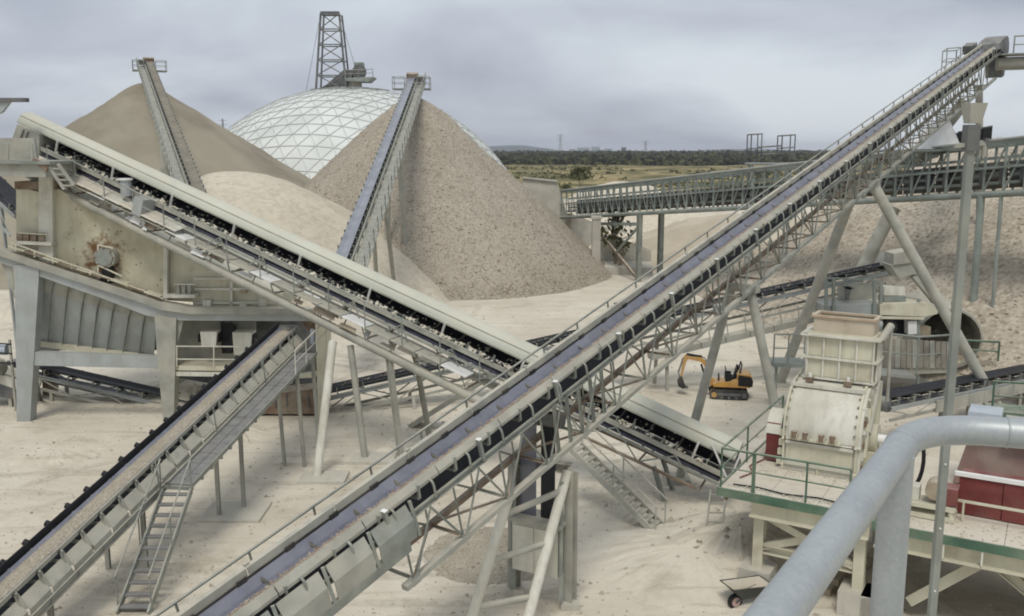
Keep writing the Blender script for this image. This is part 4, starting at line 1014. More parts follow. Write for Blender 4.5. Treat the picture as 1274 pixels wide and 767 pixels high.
# ------------------------------------------------------------------ the low conveyor at bottom left, with walkway and stair
def low_conveyor():
    A, B = px(142, 606, 26.0), px(352, 414, 37.2)
    ln = Line(A, B); hw = .32
    T = thing('feed_conveyor', 'low conveyor of gravel at bottom left rising under the screen plant, plank walkway beside it', 'conveyor', (A.x, A.y, 0))
    S0, S1 = -9.5, ln.L + .6
    ribbon(T, 'belt', ln, S0, S1, trough(hw), .03, 'belt')
    ribbon(T, 'return_belt', ln, S0, S1, [(-hw, -.5), (hw, -.5)], .02, 'belt_black')
    ribbon(T, 'gravel_bed', ln, S0, S1 - .5, [(-.24, -.01), (-.12, .035), (.06, .045), (.2, .02), (.27, -.005)], .06, 'gravel_fine')
    rocks_on(T, ln, S0, S1, .24, 5200, .014, .04, 'stone', .0, .05, .03)
    bar(T, 'wind_board', ln.p(S0, -.40, .10), ln.p(S1, -.40, .10), .03, .26, 'belt_black')
    im = idler_mesh(.44, 'steel', 'rubber', .30)
    st = .86; k = int((S1 - S0) / st)
    for i in range(k):
        s = S0 + i * st + .4
        link('idler', im, T, ln.mx(s))
        b = MB(); b.tube(ln.p(s, -.44, .16), ln.p(s, -.54, .20), .085, 'black', n=8); b.build('roller_end', T)
        bar(T, 'idler_bracket', ln.p(s, .46, -.02), ln.p(s, .62, -.42), .06, .10, 'steel_dusty', 'angle')
        e = ln.d * (st - .09)
        b = MB(); b.prism([ln.p(s + .09, *c) for c in ((.44, -.18), (.66, -.46), (.66, -.62), (.64, -.62), (.64, -.47), (.42, -.19))], e, 'steel_dusty'); b.build('side_plate', T)
    bar(T, 'skirt_board', ln.p(S0, .37, .02), ln.p(S1, .37, .02), .03, .12, 'steel_dusty')
    for sg in (-1, 1): bar(T, 'stringer', ln.p(S0, sg * .66, -.74), ln.p(S1, sg * .66, -.74), .08, .24, 'steel_dusty', 'chan')
    n = 20
    for i in range(n):
        s0 = S0 + i * (S1 - S0) / n; bar(T, 'cross_beam', ln.p(s0, -.66, -.8), ln.p(s0, .66, -.8), .08, .1, 'steel_dusty')
    # plank walkway from the stair head up to the plant
    sa, sb = 1.3, S1 - 1.2
    m = 16; q = (sb - sa) / m
    for i in range(m):
        for j in range(2):
            bar(T, 'walkway_plank', ln.p(sa + i * q + .012, 1.02 + j * .37, -.62), ln.p(sa + (i + 1) * q - .012, 1.02 + j * .37, -.62 + .004 * (i % 2)), .35, .05, 'grating')
        bar(T, 'walkway_bracket', ln.p(sa + i * q, .7, -.72), ln.p(sa + i * q, 1.6, -.72), .06, .1, 'steel')
    bar(T, 'toe_board', ln.p(sa, 1.6, -.6), ln.p(sb, 1.6, -.6), .03, .14, 'steel'); bar(T, 'toe_board', ln.p(sa, .82, -.6), ln.p(sb, .82, -.6), .03, .14, 'steel')
    for (a0, a1) in ((3.6, 9.0),): bar(T, 'yellow_cable', ln.p(a0, .76, -.42), ln.p(a1 + 3, .76, -.42), .03, .03, 'cream')
    ps = [ln.p(sa + .2 + i * 2.2, .80, -.6) for i in range(2)]
    for s in (.9, 4.5, 8.4, S1 - 1.5): tube(T, 'rail_post', ln.p(s, .8, -.6), ln.p(s, .8, .35), .022, 'steel')
    ps = [ln.p(S1 - 3.4 + i * 1.1, 1.6, -.6) for i in range(4)]; rail(T, ps, (0, 0, .95), .022, 'cream_pale')
    b = MB(); b.tube(ln.p(S1, -.4, -.2), ln.p(S1, .4, -.2), .28, 'steel_dark', n=12); b.build('head_drum', T)
    # legs
    for (u1, v1, s, a) in ((258, 640, 5.2, 1.25), (223, 638, 4.4, .75)):
        tp = ln.p(s, a, -.75); g = V((tp.x, tp.y, -.1)); bar(T, 'leg', g, tp, .12, .12, 'steel_dusty', 'ibeam')
    g = ln.ground(4.9, 1.15); b = MB(); b.prism([(g.x - 1.0, g.y - .8, .1), (g.x + 1.0, g.y - .8, .1), (g.x + 1.0, g.y + .9, .1), (g.x - 1.0, g.y + .9, .1)], (0, 0, -.3), 'concrete'); b.build('footing', T)
    for s in (9.6, 11.2):
        for a in ((1.5, .7) if s < 10 else (1.5,)): tp = ln.p(s, a, -.75); tube(T, 'leg', V((tp.x + .15, tp.y, -.1)), tp, .075, 'steel_dusty')
    for s in (-4, 0.2):
        for a in (-.6, .6): tp = ln.p(s, a, -.8); bar(T, 'leg', V((tp.x, tp.y, -.2)), tp, .12, .12, 'steel_dusty', 'ibeam')
    # stair head
    hd = ln.p(1.1, 1.22, -.62)
    return T, ln, hd
LT, LL, hd = low_conveyor()
ft = pz(163, 764); 
tp = V((hd.x, hd.y, hd.z - .05))
stair('access_stair', 'grey steel stair from the yard up to the plank walkway at bottom left', tp, ft + V((.05, 0, 0)), .82, 11, (1, 0, 0), 'steel', None, True)

# ------------------------------------------------------------------ long low conveyor that runs behind towards the secondary screen
def back_conveyor(name, label, A, B, hw, wlk=True, m='steel_dusty', drop=1.2, legs=(), rocks=0):
    ln = Line(A, B); T = thing(name, label, 'conveyor', (ln.A.x, ln.A.y, 0)); L = ln.L
    ribbon(T, 'belt', ln, 0, L, trough(hw), .03, 'belt_black'); ribbon(T, 'return_belt', ln, 0, L, [(-hw, -.5), (hw, -.5)], .02, 'belt')
    im = idler_mesh(hw + .08, 'steel', 'rubber', .26); k = int(L / 1.2)
    for i in range(k): link('idler', im, T, ln.mx((i + .5) * L / k))
    for sg in (-1, 1):
        bar(T, 'stringer', ln.p(0, sg * (hw + .14), -.36), ln.p(L, sg * (hw + .14), -.36), .08, .16, 'steel_blue', 'chan')
        bar(T, 'bottom_chord', ln.p(0, sg * (hw + .14), -drop), ln.p(L, sg * (hw + .14), -drop), .09, .12, m)
        n = int(L / 1.6)
        for i in range(n): bar(T, 'diagonal_brace', ln.p(i * L / n, sg * (hw + .14), -.42 if i % 2 else -drop), ln.p((i + 1) * L / n, sg * (hw + .14), -drop if i % 2 else -.42), .05, .05, m, 'angle')
    if rocks: rocks_on(T, ln, 0, L, hw * .8, rocks, .02, .06, 'stone', -.02, .08)
    b = MB(); b.tube(ln.p(L, -hw, -.2), ln.p(L, hw, -.2), .28, 'steel_dark', n=12); b.build('head_drum', T)
    b = MB(); b.tube(ln.p(0, -hw, -.2), ln.p(0, hw, -.2), .26, 'steel_dark', n=12); b.build('tail_drum', T)
    for (s, sp_) in legs:
        for sg in (-1, 1): q = ln.p(s, sg * (hw + .14), -drop); bar(T, 'leg', V((q.x, q.y, -.2)) + ln.r * sg * sp_, q, .14, .14, m, 'ibeam')
    return T, ln
T5, L5 = back_conveyor('cross_conveyor', 'long slim black belt conveyor behind, rising rightwards to the steel screen tower', px(402, 484, 43.2), px(1108, 327, 49.5), .42, legs=((4, .3), (12, .3), (17, .3)), rocks=500)
ax5 = (L5.r, L5.d, L5.n)
# its plated walkway boom on the right-hand half
for i in range(9):
    bar(T5, 'boom_plate', L5.p(L5.L * .52 + i * 1.35 + .02, .95, -1.75), L5.p(L5.L * .52 + (i + 1) * 1.35 - .02, .95, -1.75), .6, .32, 'steel_dusty')
for i in range(12): tube(T5, 'rail_post', L5.p(L5.L * .56 + i * 1.0, 1.2, -1.6), L5.p(L5.L * .56 + i * 1.0, 1.2, -.6), .03, 'steel_dusty')
b = MB(); b.box(L5.p(L5.L * .655, .7, -.3), .35, .45, .6, 'steel_blue', ax5); b.build('junction_box', T5)
b = MB(); b.prism([L5.p(L5.L - .6, .7, -.25), L5.p(L5.L + .8, .7, -.3), L5.p(L5.L + 1.0, .7, .35), L5.p(L5.L - .1, .7, .5)], L5.r * -1.4, 'steel_dusty'); b.build('head_hood', T5)
T8, L8 = back_conveyor('collecting_conveyor', 'dusty conveyor sloping down to the right under the hopper of the screen plant', px(20, 448, 45.5), px(262, 503, 44.2), .45, drop=.95, legs=((2.4, 0), (7.6, 0)))
T6, L6 = back_conveyor('tunnel_conveyor', 'dark belt conveyor coming out of the reclaim tunnel towards the crusher', px(1290, 456, 45), px(1092, 494, 36), .45, drop=.8, legs=((3, 0), (8, 0)))
for i in range(8): bar(T6, 'side_plate', L6.p(i * 1.4 + .02, .72, -.62), L6.p(i * 1.4 + 1.36, .72, -.62), .05, .5, 'steel_dusty')
T7, L7 = back_conveyor('lattice_conveyor', 'blue-grey lattice conveyor cut off by the left edge of the photograph', px(-60, 175, 52), px(34, 262, 49), .5, drop=1.5, legs=((1, .2), (4.5, .2)), m='steel_blue')
def rust_near(c):
    m = mat('cream_rusted', (0.58, 0.555, 0.41), (0.49, 0.455, 0.32), 0.8, 0.6, 0.0, dust=0.45, rust=0.3, streak=0.18, bump=0.08)
    t = m.node_tree; nd = t.nodes; ln = t.links; b = nd['Principled BSDF']; src = b.inputs['Base Color'].links[0].from_socket
    geo = nd.new('ShaderNodeNewGeometry'); d = nd.new('ShaderNodeVectorMath'); d.operation = 'DISTANCE'; ln.new(geo.outputs['Position'], d.inputs[0]); d.inputs[1].default_value = c
    n = nd.new('ShaderNodeTexNoise'); n.inputs['Scale'].default_value = 2.6; n.inputs['Detail'].default_value = 7; n.inputs['Roughness'].default_value = .6; ln.new(geo.outputs['Position'], n.inputs['Vector'])
    a = nd.new('ShaderNodeMath'); a.operation = 'MULTIPLY_ADD'; ln.new(n.outputs['Fac'], a.inputs[0]); a.inputs[1].default_value = 2.6; ln.new(d.outputs['Value'], a.inputs[2])
    r = nd.new('ShaderNodeMapRange'); r.interpolation_type = 'SMOOTHSTEP'; r.inputs[1].default_value = 2.45; r.inputs[2].default_value = 1.75; ln.new(a.outputs[0], r.inputs[0])
    x = nd.new('ShaderNodeMix'); x.data_type = 'RGBA'; ln.new(r.outputs[0], x.inputs[0]); ln.new(src, x.inputs[6]); x.inputs[7].default_value = (0.17, 0.09, 0.035, 1); ln.new(x.outputs[2], b.inputs['Base Color'])
# ------------------------------------------------------------------ the screen plant at left
def screen_plant():
    Y0 = 40.0; Q = lambda u, v, dy=0: pY(u, v, Y0 + dy)
    g = Q(30, 527); T = thing('screen_plant', 'big cream and grey screening plant on tapered steel columns at the left', 'screen plant', (g.x, g.y, 0))
    P = lambda pts, ext, m, name, dy=0, lab=None: (lambda b: (b.prism([Q(u, v, dy) for u, v in pts], (0, ext, 0), m), b.build(name, T, lab))[1])(MB())
    rust_near(Q(131, 321, .6))
    # columns
    P([(18, 330), (49, 330), (37, 531), (21, 531)], .55, 'steel_blue', 'column')
    P([(192, 392), (219, 396), (218, 450), (216, 522), (203, 522), (196, 450)], .55, 'steel_dusty', 'column')
    P([(392, 398), (410, 398), (405, 552), (397, 552)], .5, 'cream', 'column')
    P([(50, 400), (69, 400), (66, 520), (54, 520)], .5, 'rusty', 'column', 4.6); P([(212, 400), (228, 400), (226, 520), (214, 520)], .5, 'steel_dusty', 'column', 4.6); P([(385, 400), (399, 400), (397, 530), (387, 530)], .5, 'rusty', 'column', 4.6)
    bar(T, 'column_brace', Q(40, 448, .3), Q(54, 512, 4.6), .12, .12, 'steel_dark')
    # gusset wings at the heads of the columns
    P([(0, 323), (15, 330), (18, 372), (10, 350)], .03, 'steel_dusty', 'gusset_plate', .2); P([(219, 398), (228, 400), (221, 428)], .03, 'steel_dusty', 'gusset_plate', .2)
    # cross beams
    P([(41, 438), (200, 444), (200, 459), (41, 455)], .35, 'steel_blue', 'cross_beam', .05)
    P([(-30, 303), (0, 311), (182, 370), (200, 377), (236, 383), (392, 385), (392, 392), (236, 391), (200, 386), (182, 379), (0, 319), (-30, 310)], .62, 'steel_dusty', 'top_flange', -.12)
    P([(-30, 309), (0, 318), (182, 378), (200, 385), (236, 390), (392, 391), (392, 400), (224, 399), (182, 393), (126, 371), (0, 327), (-30, 318)], .3, 'steel_blue', 'main_beam', .06)
    # ribbed hopper: separate sloping plates with ribs standing proud
    tx = [47, 68, 87, 107, 126, 145, 165, 183, 197]; bx = [44, 60, 78, 97, 115, 133, 153, 173, 192]
    tl = lambda x: 331 + (x - 20) * .335
    for i in range(8):
        a0, a1, c0, c1 = tx[i], tx[i + 1], bx[i], bx[i + 1]
        top0, top1 = Q(a0 + .6, tl(a0), .55), Q(a1 - .6, tl(a1), .55); bo0, bo1 = Q(c0 + .6, 425 + (c0 - 44) * .13, 1.5), Q(c1 - .6, 425 + (c1 - 44) * .13, 1.5)
        md0, md1 = top0.lerp(bo0, .22) - V((0, .10, 0)), top1.lerp(bo1, .22) - V((0, .10, 0))
        b = MB(); b.prism([top0, top1, md1, md0], (0, .03, 0), 'steel_dusty'); b.prism([md0, md1, bo1, bo0], (0, .03, 0), 'steel_blue'); b.build('hopper_plate', T)
        b = MB(); b.bar(Q(a0, tl(a0), .46), md0 - V((.03, .10, 0)), .03, .09, 'steel', up=(0, 1, 0)); b.bar(md0 - V((.03, .10, 0)), Q(c0, 425 + (c0 - 44) * .13, 1.40), .03, .09, 'steel', up=(0, 1, 0)); b.build('hopper_rib', T)
    P([(44, 424), (196, 443), (196, 450), (44, 431)], .25, 'cream', 'hopper_sill', 1.35)
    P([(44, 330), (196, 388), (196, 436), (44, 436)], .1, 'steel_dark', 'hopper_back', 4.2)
    # screen box: side plates
    P([(20, 232), (52, 240), (52, 300), (20, 297)], .08, 'cream', 'side_plate', .6)
    P([(48, 214), (65, 220), (66, 332), (48, 326)], .3, 'cream_pale', 'box_post', .35)
    P([(20, 300), (48, 305), (48, 330), (20, 320)], .08, 'cream', 'side_plate', .6)
    P([(66, 232), (145, 274), (206, 303), (206, 372), (186, 369), (128, 352), (66, 330)], .08, 'cream_rusted', 'side_plate', .62)
    P([(203, 300), (208, 302), (208, 374), (203, 373)], .22, 'cream_pale', 'box_rib', .42)
    P([(208, 304), (240, 318), (240, 376), (208, 374)], .08, 'cream', 'side_plate', .80)
    P([(240, 320), (286, 340), (286, 384), (240, 381)], .08, 'cream', 'side_plate', .66); P([(288, 340), (352, 368), (352, 384), (288, 384)], .08, 'cream', 'side_plate', .72)
    for (u0, v0, u1, v1) in ((242, 347, 288, 347), (242, 360, 330, 360), (242, 377, 345, 377), (288, 345, 288, 384), (326, 362, 326, 384)): bar(T, 'box_rib', Q(u0, v0, .56), Q(u1, v1, .56), .10, .10, 'cream_pale')
    for (u0, u1, v) in ((252, 262, 374), (322, 330, 374), (298, 306, 379)): P([(u0, v), (u1, v), (u1, v + 8), (u0, v + 8)], .3, 'cream_pale', 'bracket', .3)
    P([(298, 361), (306, 361), (306, 365), (298, 365)], .3, 'wood', 'bearing', .35)
    # body behind, so that the box has depth
    P([(22, 236), (65, 232), (145, 276), (350, 366), (350, 384), (66, 331), (22, 300)], 4.6, 'cream', 'box_body', .75)
    P([(18, 226), (70, 226), (70, 236), (18, 236)], 3.5, 'rusty', 'box_lid', .5)
    # the round exciter with its rusty stain plate, stand and guard
    c = Q(132, 320, .30)
    b = MB(); b.tube(c + V((0, -.18, 0)), c + V((0, .32, 0)), .46, 'steel_dusty', n=28); b.tube(c + V((0, -.24, 0)), c + V((0, -.18, 0)), .36, 'steel', n=28); ex = b.build('exciter', T)
    for k in range(8): tube(T, 'guard_bolt', c + V((math.cos(k * .785) * .40, -.27, math.sin(k * .785) * .40)), c + V((math.cos(k * .785) * .40, -.15, math.sin(k * .785) * .40)), .035, 'rusty')
    b = MB(); b.prism([Q(127, 333, .1), Q(137, 333, .1), Q(138, 352, .1), Q(124, 353, .1)], (0, .4, 0), 'black'); b.build('exciter_stand', T)
    bar(T, 'guard_bar', Q(122, 305, .1), Q(122, 340, .1), .06, .06, 'cream'); bar(T, 'guard_bar', Q(122, 305, .1), Q(141, 309, .1), .06, .06, 'cream'); bar(T, 'guard_bar', Q(122, 330, .1), Q(152, 344, .1), .06, .06, 'cream')
    # sheet bolts on the big plate
    rn = random.Random(21)
    for i in range(18):
        u, v = rn.uniform(70, 200), 0; v = rn.uniform(246 + (u - 70) * .5, 328 + (u - 70) * .26); q = Q(u, v, .60); tube(T, 'bolt_cap', q, q + V((0, .05, 0)), rn.uniform(.02, .035), 'rusty')
    # sloped service ledge with worn gaps, small railings
    for i in range(9):
        u0 = 14 + i * 21; v0 = 306 + i * 6.9 + (1.5 if i > 6 else 0); bar(T, 'ledge_plate', Q(u0, v0, .15), Q(u0 + 19.5, v0 + 6.2, .15), .5, .05, 'rusty' if i % 2 else 'cream')
    bar(T, 'ledge_rail', Q(14, 302, -.05), Q(190, 366, -.05), .05, .05, 'cream'); 
    for i in range(8): bar(T, 'ledge_post', Q(20 + i * 23, 304.2 + i * 8.3, -.05), Q(20 + i * 23, 313 + i * 7.4, -.05), .05, .05, 'cream')
    P([(17, 300), (64, 302), (64, 306), (17, 304)], .5, 'cream_pale', 'ledge_plate', .1)
    for u in (25, 33, 42, 52): bar(T, 'motor_fin', Q(u, 290, .3), Q(u, 300, .3), .12, .25, 'rusty')
    bar(T, 'ledge_rail', Q(22, 290, .2), Q(58, 292, .2), .05, .05, 'cream')
    P([(203, 367), (243, 367), (243, 371), (203, 371)], .5, 'cream_pale', 'ledge_plate', .1)
    for u in (222, 229, 236): bar(T, 'spring_stack', Q(u, 354, .35), Q(u, 367, .35), .14, .14, 'steel_dusty')
    bar(T, 'ledge_rail', Q(217, 354, .25), Q(243, 354, .25), .05, .05, 'cream_pale')
    # drive bay under the level beam
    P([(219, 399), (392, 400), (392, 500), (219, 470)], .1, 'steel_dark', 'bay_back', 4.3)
    P([(219, 399), (278, 400), (278, 430), (240, 452), (219, 452)], .1, 'steel_dusty', 'chute_plate', 1.6); P([(283, 401), (318, 401), (318, 440), (283, 440)], .1, 'steel_dusty', 'chute_plate', 1.7)
    P([(274, 401), (284, 402), (291, 408), (288, 440), (276, 440)], .4, 'black', 'rubber_chute', 1.0)
    for (u0, u1, v0, v1) in ((249, 270, 413, 432), (289, 313, 414, 442)):
        a = Q(u0, v0, .45)
        P([(u0, v0), (u1, v0), (u1 - 2, v1), (u0 + 2, v1)], .7, 'cream_pale', 'motor_guard', .45); P([(u0 - 3, v0 + 3), (u0, v0 + 3), (u0, v1 - 6), (u0 - 3, v1 - 6)], .5, 'black', 'vee_belt', .6); P([(u1, v0 + 3), (u1 + 3, v0 + 3), (u1 + 3, v1 - 6), (u1, v1 - 6)], .5, 'black', 'vee_belt', .6)
    P([(219, 455), (302, 456), (292, 462), (219, 461)], 3.6, 'cream', 'bay_floor', .15); P([(219, 463), (286, 464), (280, 469), (219, 468)], .3, 'cream_pale', 'bay_beam', .1)
    for v in (431, 447): bar(T, 'bay_rail', Q(219, v, .05), Q(299 - (v - 431) * .4, v + .5, .05), .05, .05, 'cream_pale')
    for u in (220, 266): tube(T, 'bay_post', Q(u, 430, .05), Q(u, 456, .05), .03, 'cream_pale')
    P([(372, 398), (392, 398), (392, 412), (384, 412)], .2, 'rusty', 'end_plate', .3); P([(386, 410), (390, 410), (390, 428), (386, 428)], .12, 'blue_grey', 'switch_box', .0); P([(350, 470), (392, 464), (392, 470), (352, 472)], .4, 'cream', 'bay_beam', .3)
    # roof-side deck under the conveyor head
    P([(-40, 203), (57, 204), (57, 221), (-40, 218)], 3.2, 'steel_dusty', 'head_deck', -1.6); P([(-40, 199), (62, 201), (62, 205), (-40, 203)], 3.6, 'steel', 'deck_flange', -1.8)
    P([(-40, 172), (42, 172), (46, 199), (-40, 199)], .2, 'steel_dusty', 'chute_plate', -1.2); P([(38, 196), (46, 198), (60, 206), (57, 214), (44, 204)], .2, 'rusty', 'end_plate', -1.7)
    for (u0, v0, u1, v1) in ((60, 206, 80, 236), (72, 204, 92, 231)): bar(T, 'ladder_side', Q(u0, v0, -1.6), Q(u1, v1, -1.6), .07, .12, 'steel_dusty')
    for k in range(4): bar(T, 'ladder_rung', Q(62 + k * 5, 210 + k * 7, -1.6), Q(76 + k * 4.5, 210 + k * 7, -1.6), .06, .06, 'steel_dusty')
    for u in (-20, 10, 40): tube(T, 'deck_post', Q(u, 180, -1.7), Q(u, 203, -1.7), .04, 'steel_dusty')
    P([(-40, 122), (32, 122), (32, 127), (-40, 127)], .3, 'steel_dark', 'head_beam', 1.0); P([(-40, 127), (12, 127), (2, 140), (-40, 158)], .2, 'steel_blue', 'head_plate', 1.1)
    for u in (-36, -20): bar(T, 'head_post', Q(u, 126, 1.2), Q(u, 205, 1.2), .14, .14, 'steel_dusty')
screen_plant()
# machinery cut by the left edge
def left_bits():
    c = pz(6, 508); T = thing('feed_hopper', 'dusty cream feeder with a round motor cut by the left edge beside the plant column', 'feeder', c)
    for (a, b_) in (((-3.2, 0, 2.6), (1.1, .2, .9)), ((-3.2, 1.2, 2.6), (1.1, 1.4, .9))): bar(T, 'side_beam', c + V(a), c + V(b_), .16, .42, 'cream_pale')
    b = MB(); b.tube(c + V((-.4, -.5, 1.9)), c + V((-.4, .5, 1.9)), .45, 'steel_dusty', n=18); b.build('motor', T)
    b = MB(); b.tube(c + V((-.1, -.3, 2.9)), c + V((.55, -.3, 2.9)), .26, 'blue_grey', n=14); b.build('gearbox', T)
    b = MB(); b.prism([c + V((-3, .1, 2.3)), c + V((1, .1, .8)), c + V((1, .1, .3)), c + V((-3, .1, 1.0))], (0, 1.2, 0), 'steel_dark'); b.build('trough', T)
    for x in (-2.5, .2): bar(T, 'leg', c + V((x, .2, -.2)), c + V((x, .2, 1.3)), .16, .16, 'steel_dusty', 'ibeam')
    for k in range(3): bar(T, 'cable', c + V((-2, -.6, 2.4 + k * .5)), c + V((.9, -.55, 2.3 + k * .45)), .05, .05, 'black')
    for x in (-1.6, .8): bar(T, 'stand_post', c + V((x, -.5, -.2)), c + V((x, -.5, 3.4)), .09, .09, 'steel_dusty')
    g = pz(352, 518); T = thing('base_skid', 'dark low machine skid in the shade under the screen plant', 'machine skid', g)
    b = MB(); b.prism([g + V((-1.2, 0, .1)), g + V((1.6, 0, .1)), g + V((1.9, 0, .6)), g + V((1.7, 0, 1.3)), g + V((-.9, 0, 1.0)), g + V((-1.5, 0, .5))], (0, 1.3, 0), 'rusty'); b.build('body', T)
    for k in range(5): bar(T, 'slat', g + V((-.8 + k * .5, -.03, .45)), g + V((-.8 + k * .5, -.03, 1.05)), .06, .06, 'steel_dark')
    for x in (-.8, 1.0): b = MB(); b.tube(g + V((x, .1, .2)), g + V((x, 1.2, .2)), .22, 'black', n=12); b.build('roller', T)
left_bits()

# ------------------------------------------------------------------ crusher deck, crusher and what stands on it
E1, E2 = V((.86, -.51, 0)).normalized(), V((.51, .86, 0)).normalized()
KS = .94; KO = px(895, 606, 25.3); DZ = KO.z; KO.z = 0
K = lambda a, b_, z=0: KO + (E1 * a + E2 * b_ + Z * z) * KS + Z * DZ
AX = (E1, E2, Z)
def deck(name, label, a0, a1, dep, zt, posts, rl):
    T = thing(name, label, 'platform', V((K(a0, 0).x, K(a0, 0).y, 0)), 'steel decks around the crusher')
    n = max(2, int((a1 - a0) / 1.35)); m = int(dep / 1.4)
    for i in range(n):
        for j in range(m):
            q = K(a0 + (i + .5) * (a1 - a0) / n, (j + .5) * dep / m, zt - .04); b = MB(); b.box(q, ((a1 - a0) / n) * KS - .012, (dep / m) * KS - .012, .05, 'sand_plate', AX); b.build('deck_plate', T)
    bar(T, 'green_edge', K(a0 - .03, -.04, zt - .12), K(a1, -.04, zt - .12), .06, .24, 'green'); bar(T, 'green_edge', K(a0 - .04, -.06, zt - .12), K(a0 - .04, dep, zt - .12), .06, .24, 'green')
    bar(T, 'edge_beam', K(a0 + .9 if a0 < 1 else a0, .10, zt - .48), K(a1, .10, zt - .48), .22, .46, 'cream', 'chan'); bar(T, 'edge_beam', K(a0 + .1, dep - .2, zt - .45), K(a1, dep - .2, zt - .45), .22, .42, 'cream', 'chan')
    k = int((a1 - a0) / 1.6)
    for i in range(k + 1): bar(T, 'joist', K(a0 + .1 + i * (a1 - a0 - .2) / k, .2, zt - .3), K(a0 + .1 + i * (a1 - a0 - .2) / k, dep - .3, zt - .3), .12, .3, 'cream', 'ibeam')
    for (a, b_) in posts:
        q = K(a, b_); bar(T, 'column', V((q.x, q.y, .5)), K(a, b_, zt - .7), .28, .28, 'cream', 'ibeam', up=E2); b = MB(); b.box(V((q.x, q.y, .25)), .85, .85, .9, 'concrete', AX); b.build('column_footing', T)
    for seg in rl: rail(T, [K(a, b_, zt) for a, b_ in seg], (0, 0, 1.1), .028, 'green')
    return T
D1 = deck('crusher_deck', 'dusty green-edged steel deck carrying the cream crusher', 0, 4.15, 7.0, 0, [(1.1, .5), (3.9, .5), (1.1, 6), (3.9, 6)],
          [[(1.0, .03), (2.45, .03), (3.6, .03)], [(3.85, .03), (4.1, .03)], [(.03, .03), (.95, .03)], [(.03, .03), (.03, 2.6), (.03, 5.2), (.03, 6.8)]])
bar(D1, 'cross_brace', K(1.2, .5, -.75), K(3.75, .5, -1.75), .14, .2, 'cream'); bar(D1, 'cross_brace', K(3.75, .53, -.75), K(1.2, .53, -1.75), .14, .2, 'cream'); bar(D1, 'brace_beam', K(1.1, .5, -1.8), K(3.9, .5, -1.8), .2, .26, 'cream', 'chan')
b = MB(); b.prism([K(2.3, .46, -1.12), K(2.62, .46, -1.12), K(2.62, .46, -1.4), K(2.3, .46, -1.4)], E2 * .03, 'cream'); b.build('gusset_plate', D1)
bar(D1, 'deck_beam', K(.1, .35, -.25), K(.1, 6.8, -.25), .14, .3, 'cream')
D2 = deck('crusher_deck', 'long green-edged deck at bottom right carrying the red guards', 4.3, 13.5, 6.5, -.14, [(4.5, .5), (12.8, .5), (4.5, 6), (9, 6), (12.8, 6)], [[(4.4, .03), (4.9, .03)]])
for (a, c) in ((7.1, 9.4), (7.0, 5.2)): bar(D2, 'raking_strut', K(a, .4, -.75), K(c, .9, -2.6), .16, .26, 'cream', 'chan')
bar(D2, 'raking_strut', K(12.6, .4, -2.3), K(10.0, .4, -.8), .16, .26, 'cream', 'chan')
for a in (6.0, 6.9): b = MB(); b.box(K(a, .0, -.52), .04, .10, .5, 'cream_pale', AX); b.build('beam_stiffener', D2)
q = K(9, 5.0); T = thing('hopper_wall', 'added dark steel backing that stands in for shade under the right-hand deck', 'hopper', V((q.x, q.y, 0)))  # dark plates added so the space below the deck reads as shaded
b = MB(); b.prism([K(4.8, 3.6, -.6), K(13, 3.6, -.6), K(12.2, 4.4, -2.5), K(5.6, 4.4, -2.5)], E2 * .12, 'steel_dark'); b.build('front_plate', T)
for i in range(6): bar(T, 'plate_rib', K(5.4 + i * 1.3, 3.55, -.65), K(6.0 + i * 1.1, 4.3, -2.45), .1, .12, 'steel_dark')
b = MB(); b.prism([K(4.7, 3.6, -.6), K(4.7, 6.2, -.6), K(5.5, 6.2, -2.5), K(5.5, 4.4, -2.5)], E1 * .1, 'steel_dark'); b.build('side_plate', T)

